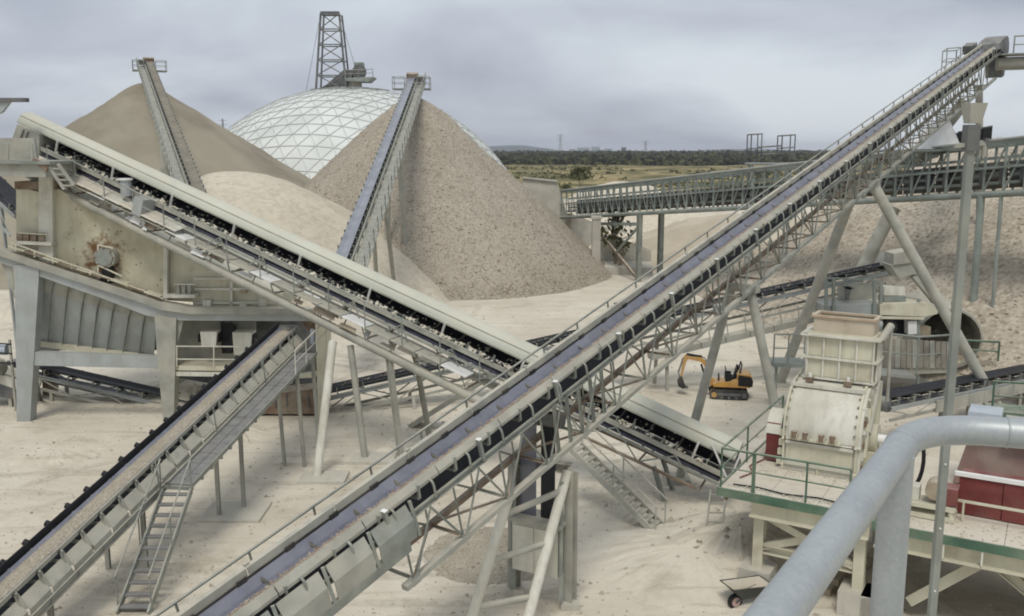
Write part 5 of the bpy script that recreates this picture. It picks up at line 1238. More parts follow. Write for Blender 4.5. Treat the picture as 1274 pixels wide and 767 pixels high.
def crusher():
    T = thing('impact_crusher', 'dusty cream impact crusher with a curved front on the green-edged deck', 'crusher', K(2.2, 3.6))
    a0, a1 = 1.12, 3.30
    prof = [(2.55, 0), (2.55, .16), (2.62, .2), (2.62, .92), (2.50, .98)]
    for i in range(9):
        q = i / 8; th = math.pi * (.5) * q; prof.append((4.05 - 1.5 * math.cos(th), 1.05 + 1.55 * math.sin(th)))
    prof += [(4.5, 2.72), (5.1, 2.6), (5.5, 1.8), (5.5, 0)]
    n = len(prof)
    body = [K(a0 + .04, b_, z) for b_, z in prof]
    b = MB(); e = E1 * (a1 - a0 - .08)
    b.loft(body, e, 'cream_pale', False); b.add(body, [list(range(n))], 'cream_pale'); b.add([p + e for p in body], [list(range(n))[::-1]], 'cream'); shell_ = b.build('housing', T)
    # side cheek flanges
    for a in (a0, a1 - .06):
        b = MB(); o = [K(a, b_ - .07 if b_ < 4 else b_ + .05, z + (.06 if z > 1.2 else 0)) for b_, z in prof]; b.prism(o, E1 * .06, 'cream'); b.build('cheek_flange', T)
    b = MB()
    for a in (a0 + .09, a1 - .10):
        for i in range(9):
            th = math.pi * .5 * i / 8.5; q = K(a, 4.05 - 1.56 * math.cos(th), 1.05 + 1.61 * math.sin(th)); b.tube(q, q - E2 * .04 * math.cos(th) + Z * .04 * math.sin(th), .028, 'rusty', n=6)
    b.build('flange_bolts', T)
    # curved front door, lower door, hinge bolts
    b = MB(); pts = [(4.05 - 1.53 * math.cos(math.pi * .5 * q / 10), 1.05 + 1.58 * math.sin(math.pi * .5 * q / 10)) for q in range(0, 10)]
    b.loft([K(a0 + .16, b_, z) for b_, z in pts], E1 * (a1 - a0 - .32), 'cream_pale'); 
    b.build('front_door', T)
    b = MB(); b.box(K((a0 + a1) / 2, 2.58, .56), a1 - a0 - .36, .05, .62, 'cream', AX); b.build('lower_door', T)
    bar(T, 'door_rib', K(a0 + .1, 2.53, .24), K(a1 - .1, 2.53, .24), .1, .10, 'cream_pale'); bar(T, 'door_rib', K(a0 + .1, 2.53, .90), K(a1 - .1, 2.53, .90), .12, .08, 'cream_pale'); bar(T, 'door_rib', K(2.2, 2.54, .0), K(2.2, 2.54, .24), .08, .06, 'cream')
    bar(T, 'bolt_rail', K(a0 + .25, 2.44, 1.05), K(a1 - .45, 2.44, 1.05), .14, .06, 'cream')
    for a in (1.5, 1.83, 2.3, 2.62): tube(T, 'wedge_bolt', K(a, 2.36, 1.1), K(a, 2.36, 1.3), .085, 'rusty'); b = MB(); b.box(K(a, 2.40, 1.16), .2, .16, .12, 'cream', AX); b.build('bolt_block', T)
    for a in (1.62, 2.75): tube(T, 'lifting_eye', K(a, 3.55, 2.62), K(a, 3.55, 2.86), .05, 'white'); b = MB(); b.box(K(a, 3.5, 2.68), .2, .18, .14, 'rusty', AX); b.build('eye_block', T)
    bar(T, 'top_rib', K(a0, 3.32, 2.52), K(a1, 3.32, 2.52), .12, .10, 'cream_pale')
    # right cheek: bearing, shaft, ribs, hydraulic arm
    for k in range(5):
        th = .25 + k * .38; c = K(a1 + .02, 4.05, 1.05); bar(T, 'cheek_rib', c + E1 * .06, c + E1 * .06 - E2 * 1.3 * math.cos(th) + Z * 1.4 * math.sin(th), .06, .16, 'cream_pale', up=E1)
    b = MB(); b.tube(K(a1, 4.0, .95), K(a1 + .35, 4.0, .95), .42, 'cream', n=20); b.tube(K(a1 + .35, 4.0, .95), K(a1 + .8, 4.0, .95), .14, 'white', n=14); b.build('bearing_housing', T)
    b = MB(); b.box(K(a1 + .22, 4.0, .3), .5, .9, .6, 'cream', AX); b.build('bearing_pedestal', T)
    tube(T, 'hydraulic_ram', K(a1 + .16, 3.2, 1.3), K(a1 + .16, 4.6, 2.6), .09, 'steel_dusty'); bar(T, 'cheek_arm', K(a1 + .14, 3.0, .6), K(a1 + .14, 3.5, 2.0), .1, .22, 'cream'); bar(T, 'cheek_arm', K(a1 + .14, 4.9, .3), K(a1 + .14, 5.1, 2.5), .1, .26, 'cream')
    for k in range(6): b = MB(); b.box(K(a1 + .08, 2.75 + .05 * k, .35 + k * .33), .12, .16, .2, 'cream_pale' if k % 2 else 'rusty', AX); b.build('clamp_block', T)
    # left: red belt guard with rounded top and dark inner face
    b = MB(); pr = [(3.0, .05), (3.0, 1.0)] + [(3.55 - .55 * math.cos(math.pi * q / 8), 1.05 + .5 * math.sin(math.pi * q / 8)) for q in range(9)] + [(4.1, .05)]
    b.prism([K(.50, y, z) for y, z in pr], E1 * .40, 'red'); b.build('belt_guard', T)
    b = MB(); pr2 = [(3.55 - .58 * math.cos(math.pi * q / 10), .92 + .68 * math.sin(math.pi * q / 10)) for q in range(11)]; b.loft([K(.48, y, z) for y, z in pr2], E1 * .44, 'cream_pale'); b.prism([K(.485, y, z) for y, z in [(2.985, .92)] + pr2[1:-1] + [(4.1, .92)]], E1 * .012, 'cream'); b.build('guard_hood', T)
    b = MB(); b.tube(K(.92, 3.55, 1.0), K(1.08, 3.55, 1.0), .5, 'black', n=20); b.build('flywheel', T)
    for k in range(4): b = MB(); b.box(K(a0 - .1, 2.7 + k * .1, .2 + k * .27), .14, .2, .18, 'cream', AX); b.build('clamp_block', T)
    # feed box above: two rows of ribbed panels, rusty collar
    c0, c1, d0, d1 = 1.42, 3.42, 3.75, 4.75
    b = MB(); b.prism([K(c0, d0, 2.66), K(c1, d0, 2.66), K(c1, d1, 2.66), K(c0, d1, 2.66)], Z * 1.38, 'cream'); fb = b.build('feed_box', T)
    for z, pr in ((2.70, .04), (3.35, .09), (4.05, .14)):
        for (p0, p1) in ((K(c0 - pr, d0 - pr * .5, z), K(c1 + pr, d0 - pr * .5, z)), (K(c1 + pr * .5, d0 - pr, z), K(c1 + pr * .5, d1, z)), (K(c0 - pr * .5, d0 - pr, z), K(c0 - pr * .5, d1, z))): bar(T, 'box_flange', p0, p1, pr + .06, .06, 'cream_pale')
    for i in range(5):
        a = c0 + .03 + i * (c1 - c0 - .06) / 4
        for z0, z1 in ((2.74, 3.31), (3.39, 4.0)): bar(T, 'box_rib', K(a, d0 - .05, z0), K(a, d0 - .05, z1), .05, .08, 'cream_pale')
    for i in range(4):
        for z0, z1 in ((2.76, 3.30), (3.40, 4.0)):
            a = c0 + .03 + (i + .5) * (c1 - c0 - .06) / 4; b = MB(); b.box(K(a, d0 - .012, (z0 + z1) / 2), .42, .02, z1 - z0 - .04, 'cream', AX); b.build('box_panel', T)
    for i in range(3): bar(T, 'box_rib', K(c1 + .05, d0 + .15 + i * .35, 2.75), K(c1 + .05, d0 + .15 + i * .35, 4.0), .05, .08, 'cream_pale')
    b = MB(); 
    for (p0, p1) in ((K(c0 + .16, d0 + .1, 4.32), K(c1 - .08, d0 + .1, 4.32)), (K(c1 - .1, d0 + .1, 4.32), K(c1 - .1, d1, 4.32)), (K(c0 + .18, d0 + .1, 4.32), K(c0 + .18, d1, 4.32)), (K(c0 + .16, d1 - .05, 4.32), K(c1 - .08, d1 - .05, 4.32))): b.bar(p0, p1, .05, .54, 'collar')
    b.build('collar', T)
    for (p0, p1) in ((K(c0 + .1, d0 + .08, 4.62), K(c1 - .02, d0 + .08, 4.62)), (K(c0 + .1, d1 - .08, 4.62), K(c1 - .02, d1 - .08, 4.62)), (K(c1 - .06, d0 + .1, 4.62), K(c1 - .06, d1 - .1, 4.62)), (K(c0 + .14, d0 + .1, 4.62), K(c0 + .14, d1 - .1, 4.62))): bar(T, 'collar_rim', p0, p1, .12, .06, 'rim')
    tube(T, 'dust_pipe', K(c1 + .3, d0 + .8, 4.4), K(c1 + .1, d0 + .3, 4.0), .11, 'steel_dusty'); tube(T, 'dust_pipe', K(c1 + .3, d0 + .8, 4.4), K(c1 + .32, d0 + .9, 2.0), .05, 'steel_dusty')
mat('collar', (0.52, 0.46, 0.36), (0.45, 0.39, 0.30), 1.0, 0.8, dust=.3, rust=.3)
mat('rim', (0.40, 0.29, 0.20), (0.46, 0.38, 0.28), 2.5, 0.8, dust=.5)
crusher()
def right_deck_stuff():
    c = K(5.5, 1.25, -.14); T = thing('pump_motor', 'cream pump on a bench with a pale round motor, beside the tall grey post', 'pump', c)
    b = MB(); b.box(c + Z * .32, 1.2, .7, .1, 'cream', AX); b.build('bench_top', T); b = MB(); b.box(c + Z * .06, 1.2, .75, .1, 'cream', AX); b.build('bench_base', T)
    for x in (-.5, .5):
        for y in (-.28, .28): bar(T, 'leg', c + E1 * x + E2 * y, c + E1 * x + E2 * y + Z * .3, .1, .1, 'cream')
    b = MB(); b.tube(c + E1 * .1 - E2 * .25 + Z * .72, c + E1 * .1 + E2 * .3 + Z * .72, .24, 'wood', n=18); b.build('motor', T); b = MB(); b.box(c + E1 * .42 + Z * .62, .4, .5, .44, 'red', AX); b.build('gearbox', T); b = MB(); b.box(c - E1 * .42 + Z * .56, .3, .4, .36, 'cream_pale', AX); b.build('valve_block', T)
    c = K(4.95, 1.6, -.14); T = thing('hydraulic_hose', 'black hydraulic hose arching down beside the foreground post', 'hose', c)
    b = MB(); b.path([c + E1 * (-.1 + .5 * math.sin(q)) * .6 + Z * (.5 + 1.6 * (1 - math.cos(q)) / 2) if q < 3.2 else c for q in [k * .3 for k in range(10)]], .05, 'black'); b.build('hose', T)
    c = K(7.9, 2.3, -.14); T = thing('machine_guard', 'dark red sheet metal guard with a white top rail on the right-hand deck', 'machine guard', c)
    for i in range(5):
        b = MB(); b.box(K(6.65 + i * 1.08, 1.75 - .02 * (i % 2), .42), 1.06 * KS, .05, 1.02, 'red', AX); b.build('guard_panel', T)
    b = MB(); b.prism([K(6.15, 1.8, -.1), K(11.4, 1.8, -.1), K(11.4, 1.8, .95), K(6.15, 1.8, .95)], E2 * .6, 'red'); b.build('body', T)
    bar(T, 'top_rail', K(6.0, 1.72, 1.0), K(11.5, 1.72, 1.0), .12, .10, 'white'); bar(T, 'front_rail', K(5.9, 1.2, .42), K(11.5, 1.2, .42), .05, .06, 'cream')
    for a in (6.3, 8.6, 11): tube(T, 'rail_post', K(a, 1.2, -.14), K(a, 1.2, .42), .03, 'cream')
    c = K(6.6, 4.6, -.14); T = thing('engine_unit', 'pale blue and pink engine box behind the red guard', 'engine', c)
    b = MB(); b.prism([K(5.8, 3.9, 0), K(8.0, 3.9, 0), K(7.5, 3.9, 1.5), K(6.2, 3.9, 1.7)], E2 * 1.2, 'red_dusty'); b.build('base', T)
    for (a, z, w_, h_, m_) in ((6.5, 1.95, .8, .6, 'blue_grey'), (7.6, 1.75, 1.1, .6, 'steel_blue'), (9.2, 1.9, 1.0, .9, 'cream')): b = MB(); b.box(K(a, 4.1, z), w_, .9, h_, m_, AX); b.build('cover', T)
    for k in range(5): bar(T, 'grille_slat', K(8.75, 3.6, 1.55 + k * .18), K(9.7, 3.6, 1.55 + k * .18), .05, .06, 'steel_dark')
    bar(T, 'top_plate', K(6.9, 3.6, 2.1), K(8.2, 3.6, 2.1), .2, .08, 'white')
    c = K(10.2, .35, -.14); T = thing('electric_cabinet', 'white cabinet on the edge of the right-hand deck', 'cabinet', c); b = MB(); b.box(c + Z * .4 + E1 * -1.2, .9, .5, .8, 'white', AX); b.build('body', T); b = MB(); b.box(c + Z * .4 - E1 * 1.2 - E2 * .27, .8, .03, .7, 'white', AX); b.build('door', T)
    # green walkway behind at the right edge
    q0, q1 = px(1234, 512, 33), px(1330, 520, 31.5); T = thing('green_walkway', 'short green railed walkway behind the foreground pipe at the right edge', 'walkway', V((q0.x, q0.y, 0)))
    o = V((.3, 1.2, 0)); b = MB(); b.prism([q0, q1, q1 + o, q0 + o], Z * -.3, 'green'); b.build('deck', T); bar(T, 'edge_beam', q0 - Z * .45, q1 - Z * .45, .1, .3, 'cream')
    rail(T, [q0, q0.lerp(q1, .5), q1], (0, 0, 1.1), .035, 'green')
    for q in (q0 + o * .5, q1): bar(T, 'leg', V((q.x + .1, q.y, -.2)), q - Z * .3, .14, .14, 'cream')
right_deck_stuff()

# ladder, wheelbarrow, timbers, ground clutter by the deck
def ladder():
    g, t_ = pz(884, 690), px(898, 625, 26.6); s = V((.3, 0, .0)); T = thing('wooden_ladder', 'dusty ladder leaning against the left end of the crusher deck', 'ladder', g)
    t_ = V((g.x + .35, g.y + .75, 1.75))
    for o in (-1, 1): bar(T, 'side_rail', g + s * o * .8, t_ + s * o * .8, .05, .08, 'steel_dusty')
    for k in range(7): q = g.lerp(t_, (k + .5) / 7); bar(T, 'rung', q - s * .8, q + s * .8, .04, .04, 'steel_dusty')
ladder()
def wheelbarrow():
    g = pz(914, 757); T = thing('wheelbarrow', 'dark wheelbarrow with a pale pink wheel hub standing below the crusher deck', 'wheelbarrow', g)
    f = V((.93, .36, 0)).normalized(); s = V((-f.y, f.x, 0)); c = g + Z * .2
    b = MB(); b.tube(c - s * .055, c + s * .055, .20, 'black', n=20); wh = b.build('wheel', T); b = MB(); b.tube(c - s * .07, c + s * .07, .13, 'wheel_hub', n=16); b.build('rim', wh); b = MB(); b.tube(c - s * .085, c + s * .085, .03, 'steel_dark', n=8); b.build('hub', wh)
    lo = [c + f * x + s * y + Z * .10 for x, y in ((.12, -.18), (.75, -.18), (.75, .18), (.12, .18))]; hi = [c + f * x + s * y + Z * z for x, y, z in ((-.28, -.30, .50), (1.0, -.34, .40), (1.0, .34, .40), (-.28, .30, .50))]
    b = MB(); b.add(lo + hi, [[3, 2, 1, 0], [0, 1, 5, 4], [1, 2, 6, 5], [2, 3, 7, 6], [3, 0, 4, 7]], 'barrow'); li = [p + Z * .02 + (g + f * .4 + Z * .6 - p) * .05 for p in lo]; hi2 = [p + (g + f * .4 + Z * .6 - p) * .05 for p in hi]; b.add(li + hi2, [[0, 1, 2, 3], [0, 4, 5, 1], [1, 5, 6, 2], [2, 6, 7, 3], [3, 7, 4, 0]], 'sand_plate'); b.add(hi + hi2, [[i, (i + 1) % 4, 4 + (i + 1) % 4, 4 + i] for i in range(4)], 'barrow'); b.build('tray', T)
    b = MB(); b.path(hi + [hi[0]], .022, 'barrow', 6); b.build('rim_tube', T)
    for o in (-1, 1): b = MB(); b.path([c + s * o * .08, c + f * .3 + s * o * .16 + Z * .16, c + f * .95 + s * o * .26 + Z * .24, c + f * 1.5 + s * o * .30 + Z * .36], .02, 'steel_dark'); b.build('handle', T); b = MB(); b.path([c + f * .8 + s * o * .22 + Z * .2, c + f * .88 + s * o * .24 - Z * .19, c + f * 1.02 + s * o * .24 - Z * .19, c + f * 1.1 + s * o * .26 + Z * .25], .016, 'steel_dark'); b.build('leg', T)
mat('wheel_hub', (0.52, 0.36, 0.32), None, 3, .7); mat('barrow', (0.06, 0.065, 0.06), None, 3, .6, dust=.3)
wheelbarrow()
rn = random.Random(9)
for i, lb in enumerate(('longest pale beam in the stack of timbers under the crusher deck', 'thin timber lying on top of the stack under the crusher deck', 'short thick timber at the left of the stack under the deck', 'grey timber behind the others under the crusher deck')):
    a, c = pz(1028 + i * 9, 742 - i * 4), pz(1066 + i * 8, 706 - i * 4); a.z = c.z = .12 + .17 * (i == 1) + .02 * i
    b = MB(); b.bar(a, c, .20 + .03 * (i % 2), .18, 'wood'); o = b.build('timber_beam', None, lb, at=a); tag(o, lb, 'timber', 'timbers stacked under the crusher deck')
b = MB(); q = pz(938, 735); 
# ------------------------------------------------------------------ secondary screen tower and reclaim tunnel
def tower():
    Y1 = 45.5; Q = lambda u, v, dy=0: pY(u, v, Y1 + dy); g = Q(1095, 480); T = thing('screen_tower', 'grey steel screen tower with railed decks in front of the dark gravel bank', 'screen tower', V((g.x, g.y, 0)))
    P = lambda pts, ext, m, name, dy=0: (lambda b: (b.prism([Q(u, v, dy) for u, v in pts], (0, ext, 0), m), b.build(name, T))[1])(MB())
    for u, v0, v1 in ((1028, 346, 470), (1037, 346, 405), (1088, 350, 470), (1096, 352, 470), (1143, 372, 475), (1186, 375, 470)):
        tube(T, 'frame_post', Q(u, v0), V((Q(u, v1).x, Y1, -.2)) if v1 > 450 else Q(u, v1), .09, 'steel_green'); 
        if u in (1028, 1088, 1143): tube(T, 'frame_post', Q(u, v0, 3), V((Q(u, v1, 3).x, Y1 + 3, -.2)), .09, 'steel_green')
    for v in (346, 352): bar(T, 'frame_rail', Q(1028, v), Q(1096, v + 3), .08, .08, 'steel_green')
    P([(1026, 381), (1094, 378), (1094, 392), (1026, 396)], 2.4, 'steel_blue', 'upper_deck', .1)
    P([(1042, 356), (1090, 354), (1090, 372), (1042, 374)], .06, 'steel_dusty', 'side_sheet', 1.5); P([(1052, 356), (1060, 356), (1056, 374), (1053, 374)], .2, 'steel_dark', 'lever', .9); P([(1050, 356), (1064, 359), (1060, 361), (1050, 359)], .2, 'steel_dark', 'lever_arm', .9)
    # tray of the vibrating screen, rounded at the end
    P([(1095, 379), (1146, 377), (1160, 379), (1168, 385), (1166, 391), (1150, 394), (1095, 392)], 2.0, 'cream', 'screen_tray', -.2); P([(1100, 357), (1126, 357), (1126, 368), (1100, 368)], .5, 'cream_pale', 'screen_motor', .5); P([(1100, 370), (1127, 369), (1127, 375), (1100, 376)], .8, 'steel_green', 'motor_bracket', .3)
    P([(1094, 394), (1150, 395), (1150, 398), (1094, 397)], .2, 'cream', 'tray_rail', -.25)
    P([(1098, 399), (1128, 398), (1128, 418), (1098, 418)], 1.5, 'black', 'engine_body', .5); b = MB(); c = Q(1109, 407, .2); b.tube(c, c + V((0, .3, 0)), .32, 'rubber', n=18); b.tube(c - V((0, .05, 0)), c, .07, 'steel', n=10); b.build('pulley', T)
    P([(1130, 400), (1141, 400), (1141, 416), (1130, 416)], .5, 'white', 'fuel_box', -.1); P([(1141, 405), (1158, 407), (1158, 420), (1141, 418)], .6, 'wood', 'crate', .2)
    # lower deck with board cladding
    P([(1080, 462), (1140, 468), (1140, 472), (1080, 466)], 1.2, 'steel_blue', 'lower_deck', -1.6)
    for i in range(13): u = 1092 + i * 7.2; P([(u, 421 + i * .4), (u + 6.2, 421 + i * .4), (u + 6.2, 458), (u, 458)], .06, 'cladding' if i % 3 else 'steel_dusty', 'cladding_board', -.3)
    rail(T, [Q(1092, 462, -1.5), Q(1140, 467, -1.5), Q(1186, 462, .5)], (0, 0, 1.9), .045, 'steel_green')
    P([(1088, 458), (1180, 456), (1180, 464), (1088, 468)], 2.0, 'steel_dusty', 'floor_slab', -.2)
    b = MB(); c = Q(1083, 402, -1); b.tube(c, c + V((.5, 0, -.15)), .24, 'steel_blue', n=14); b.build('dust_filter', T)
    # left wing deck
    P([(962, 452), (1006, 453), (1006, 458), (962, 457)], 1.3, 'steel_green', 'wing_deck', -4)
    rail(T, [Q(962, 452, -4), Q(980, 452, -4), Q(1000, 452, -4)], (0, 0, 1.35), .035, 'steel_green'); 
    for u in (966, 1000): tube(T, 'wing_leg', V((Q(u, 455, -3.5).x, Y1 - 3.5, -.2)), Q(u, 455, -3.5), .07, 'steel_green')
    # feed chute from the cross conveyor
    P([(1108, 330), (1138, 326), (1146, 340), (1118, 346)], 1.2, 'steel_dusty', 'feed_chute', .5); P([(1112, 316), (1132, 312), (1142, 316), (1142, 326), (1112, 330)], 1.2, 'steel_dusty', 'chute_hood', .4)
    bar(T, 'chute_pipe', Q(1138, 340, .8), Q(1166, 374, .8), .45, .5, 'steel_dusty')
mat('cladding', (0.30, 0.28, 0.23), (0.22, 0.20, 0.17), 1.2, .9, dust=.3)
tower()
def tunnel():
    c = pY(1177, 418, 48.0); T = thing('tunnel_culvert', 'round corrugated steel tunnel mouth at the foot of the dark gravel bank', 'tunnel', V((c.x, c.y, 0)))
    ax = V((.25, 1, 0)).normalized(); sd_ = V((1, -.25, 0)).normalized(); R = 1.5; b = MB(); n = 28
    for k in range(12):
        r0 = R + .04 * (k % 2); r1 = R + .04 * ((k + 1) % 2); p0, p1 = c + ax * (k * .6 - .9), c + ax * ((k + 1) * .6 - .9); vs = []
        for p, r in ((p0, r0), (p1, r1), (p0, r0 + .10), (p1, r1 + .10)): vs += [p + sd_ * math.cos(6.2832 * i / n) * r + Z * math.sin(6.2832 * i / n) * r for i in range(n)]
        for o, fl in ((0, 1), (2 * n, -1)):
            b.add(vs[o:o + 2 * n], [[i, n + i, n + (i + 1) % n, (i + 1) % n][::fl] for i in range(n)], 'steel_dusty', True)
        if k == 0: b.add(vs[:n] + vs[2 * n:3 * n], [[i, (i + 1) % n, n + (i + 1) % n, n + i] for i in range(n)], 'steel_dusty')
    b.build('steel_ring', T)
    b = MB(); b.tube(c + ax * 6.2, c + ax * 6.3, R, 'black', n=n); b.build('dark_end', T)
    rail(T, [c + sd_ * -.2 + ax * -1.6 - Z * .9, c + sd_ * 2.2 + ax * -1.6 - Z * .9], (0, 0, 1.0), .05, 'green')
tunnel()

# ------------------------------------------------------------------ mini excavator
def excavator():
    rn = random.Random(2)
    g = pz(906, 494); T = thing('mini_excavator', 'small orange mini excavator with black engine cover parked by the conveyor leg', 'excavator', g)
    f = V((-.985, .17, 0)).normalized(); s = V((-f.y, f.x, 0)); P = lambda x, y, z: g + f * x + s * y + Z * z; ax = (f, s, Z)
    for o in (-1, 1):
        y0 = .45 * o; b = MB(); n = 10; pr = []
        for k in range(n + 1): q = -math.pi / 2 + math.pi * k / n; pr.append((.72 + .22 * math.cos(q), .23 + .22 * math.sin(q)))
        for k in range(n + 1): q = math.pi / 2 + math.pi * k / n; pr.append((-.72 + .22 * math.cos(q), .23 + .22 * math.sin(q)))
        b.prism([P(x, y0 - .13, z) for x, z in pr], s * .26, 'rubber'); tr = b.build('track', T)
        for x in (-.72, .72): b = MB(); b.tube(P(x, y0 - .16, .23), P(x, y0 + .16, .23), .13, 'yellow' if x > 0 else 'steel_dark', n=14); b.build('sprocket', tr)
        for x in (-.35, 0, .35): b = MB(); b.tube(P(x, y0 - .15, .1), P(x, y0 + .15, .1), .07, 'steel_dark', n=8); b.build('roller', tr)
        b = MB(); b.bar(P(-.55, y0, .26), P(.55, y0, .26), .29, .12, 'steel_dark'); b.build('track_frame', tr)
        b = MB()
        for k in range(17):
            for z in (.02, .45): b.box(P(-.8 + k * .1, y0, z), .05, .27, .03, 'black', ax)
        b.build('track_lugs', tr)
    b = MB(); b.box(P(0, 0, .4), .6, .7, .2, 'steel_dark', ax); b.tube(P(-.05, 0, .45), P(-.05, 0, .6), .36, 'black', n=18); b.build('undercarriage', T)
    pts = [(.75, .60), (.78, .72), (.5, .85), (.1, .86), (-.35, 1.0), (-.85, 1.05), (-1.0, .9), (-1.0, .6)]
    b = MB(); b.prism([P(x, -.48, z) for x, z in pts], s * .96, 'yellow'); b.build('body', T)
    b = MB(); b.prism([P(x, -.5, z) for x, z in ((-.42, .7), (-.40, 1.24), (-.95, 1.2), (-1.12, .95), (-1.1, .66))], s * 1.0, 'black'); b.build('engine_cover', T)
    b = MB(); b.prism([P(x, -.5, z) for x, z in ((-.36, .95), (-.34, 1.30), (-.92, 1.28), (-1.08, 1.12), (-.95, 1.16), (-.42, 1.2))], s * 1.0, 'yellow'); b.build('hood', T)
    b = MB(); b.box(P(-.12, 0, 1.0), .42, .48, .14, 'black', ax); b.prism([P(x, -.24, z) for x, z in ((-.30, 1.05), (-.20, 1.05), (-.34, 1.62), (-.44, 1.6))], s * .48, 'black'); b.build('seat', T)
    for y in (-.32, .32): b = MB(); b.box(P(.05, y, 1.05), .3, .16, .36, 'black', ax); b.build('console', T); tube(T, 'lever', P(.12, y, 1.2), P(.2, y, 1.5), .025, 'black')
    for y in (-.42, .42): tube(T, 'roll_bar', P(-.42, y, 1.0), P(-.56, y, 1.72), .035, 'black')
    tube(T, 'roll_bar', P(-.56, -.42, 1.72), P(-.56, .42, 1.72), .035, 'black')
    b = MB(); b.box(P(.5, .05, 1.0), .06, .5, .3, 'black', ax); b.build('foot_guard', T); b = MB(); b.prism([P(x, -.1, z) for x, z in ((.7, .55), (1.02, .6), (1.02, .95), (.7, .9))], s * .2, 'yellow'); b.build('swing_post', T)
    # boom and stick: shaped box sections, rams, bucket with teeth
    def limb(name, side, wdt, m='yellow'): b = MB(); b.prism([P(x, -wdt / 2, z) for x, z in side], s * wdt, m); return b.build(name, T)
    limb('boom', [(.92, .72), (1.04, .70), (1.12, 1.2), (1.24, 1.58), (1.42, 1.74), (2.08, 1.86), (2.10, 1.98), (1.38, 1.96), (1.12, 1.72), (.98, 1.3)], .15)
    limb('stick', [(1.96, 1.96), (2.14, 2.06), (2.24, 1.88), (2.36, .98), (2.27, .95), (2.08, 1.7)], .12)
    tube(T, 'boom_ram', P(1.1, .0, .8), P(1.36, .0, 1.6), .05, 'black'); tube(T, 'boom_ram', P(1.34, 0, 2.0), P(2.06, 0, 2.06), .05, 'black'); tube(T, 'bucket_ram', P(2.25, 0, 1.85), P(2.46, 0, 1.15), .045, 'steel_dark'); bar(T, 'bucket_link', P(2.46, 0, 1.16), P(2.38, 0, .85), .12, .06, 'steel_dark')
    limb('bucket', [(2.28, .96), (2.40, .90), (2.50, .70), (2.44, .48), (2.22, .36), (2.06, .42), (2.14, .54), (2.22, .76)], .44, 'rubber')
    for k in range(4): bar(T, 'bucket_tooth', P(2.10, -.19 + k * .127, .41), P(1.96, -.19 + k * .127, .40), .05, .04, 'steel_dark')
    for o in (-.04, .03): b = MB(); b.path([P(.95, o, .95), P(1.02, o, 1.5), P(1.2, o, 1.92), P(1.7, o, 2.06), P(2.05, o, 2.12), P(2.3, o, 1.8)], .018, 'black', 6); b.build('hydraulic_hose', T)
    for x in (1.5, 1.75): b = MB(); b.box(P(x + .1, -.08, 1.87 + (x - 1.5) * .16), .12, .01, .1, 'black', ax); b.build('decal', T)
excavator()

# ------------------------------------------------------------------ the platform the picture was taken from, and the lamp post
def viewing_platform():
    T = thing('viewing_platform', 'galvanised pipe guard rail of the platform in the near foreground at bottom right', 'platform', (0, -.4, 0))
    r = .0225
    hR = H - .42
    A, C, E_ = pz(965, 767, hR), pz(1141, 529, hR), pz(1330, 545, hR)
    d0, d1 = (C - A).normalized(), (E_ - C).normalized()
    pts = [A - d0 * 1.6, C - d0 * .12]
    for k in range(1, 8):
        q = k / 8; pts.append((C - d0 * .12) * (1 - q) ** 2 + C * 2 * q * (1 - q) + (C + d1 * .12) * q * q)
    pts += [C + d1 * .12, E_, E_ + d1 * 1.0]
    b = MB(); b.path(pts, r, 'galv', 28); b.build('top_rail', T)
    for (q, dd) in ((C - d0 * .125, d0), (C + d1 * .125, d1)):
        x = dd.cross(Z).normalized(); y = x.cross(dd); rn = random.Random(5)
        b = MB(); b.path([q + (x * math.cos(6.2832 * k / 40) + y * math.sin(6.2832 * k / 40)) * (r + .0002) + dd * rn.uniform(-.0006, .0006) for k in range(41)], .0013, 'galv', 5); b.build('weld_seam', T)
    def post(p, rr=r * .95):
        b = MB(); b.tube(V((p.x, p.y, H - 1.55)), V((p.x, p.y, hR)), rr, 'galv', n=24); b.build('rail_post', T)
    j = pz(1117, 566, hR); post(j, .0222); 
    post(A - d0 * 1.5); post(E_ + d1 * .9)
    for z in (.55,): 
        q0, q1 = pts[0] - Z * z, pts[-1] - Z * z; b = MB(); b.path([q0, C - Z * z, q1], .017, 'galv', 14); b.build('mid_rail', T)
    b = MB(); b.box((1.1, -.35, H - 1.60), 4.6, 1.2, .06, 'steel'); b.build('deck', T)
    b = MB(); b.prism([A - d0 * 1.6 - Z * 1.15, C - Z * 1.15, E_ + d1 - Z * 1.15, V((2.6, -.3, hR - 1.15)), V((-.4, -.3, hR - 1.15))], Z * -.05, 'steel'); b.build('deck_plate', T)
    for x, y in ((-.9, -.8), (3.0, -.8), (-.9, .1), (3.0, .1)): bar(T, 'leg', (x, y, -.2), (x, y, H - 1.62), .16, .16, 'steel', 'ibeam')
mat('galv', (0.40, 0.43, 0.435), (0.355, 0.38, 0.39), 9.0, 0.45, 0.35, bump=0.06, bscale=380, speck=[((0.50, 0.52, 0.52), 0.22), ((0.29, 0.31, 0.32), 0.2), ((.46, .46, .43), .2)], sscale=170, spec=.5)
viewing_platform()
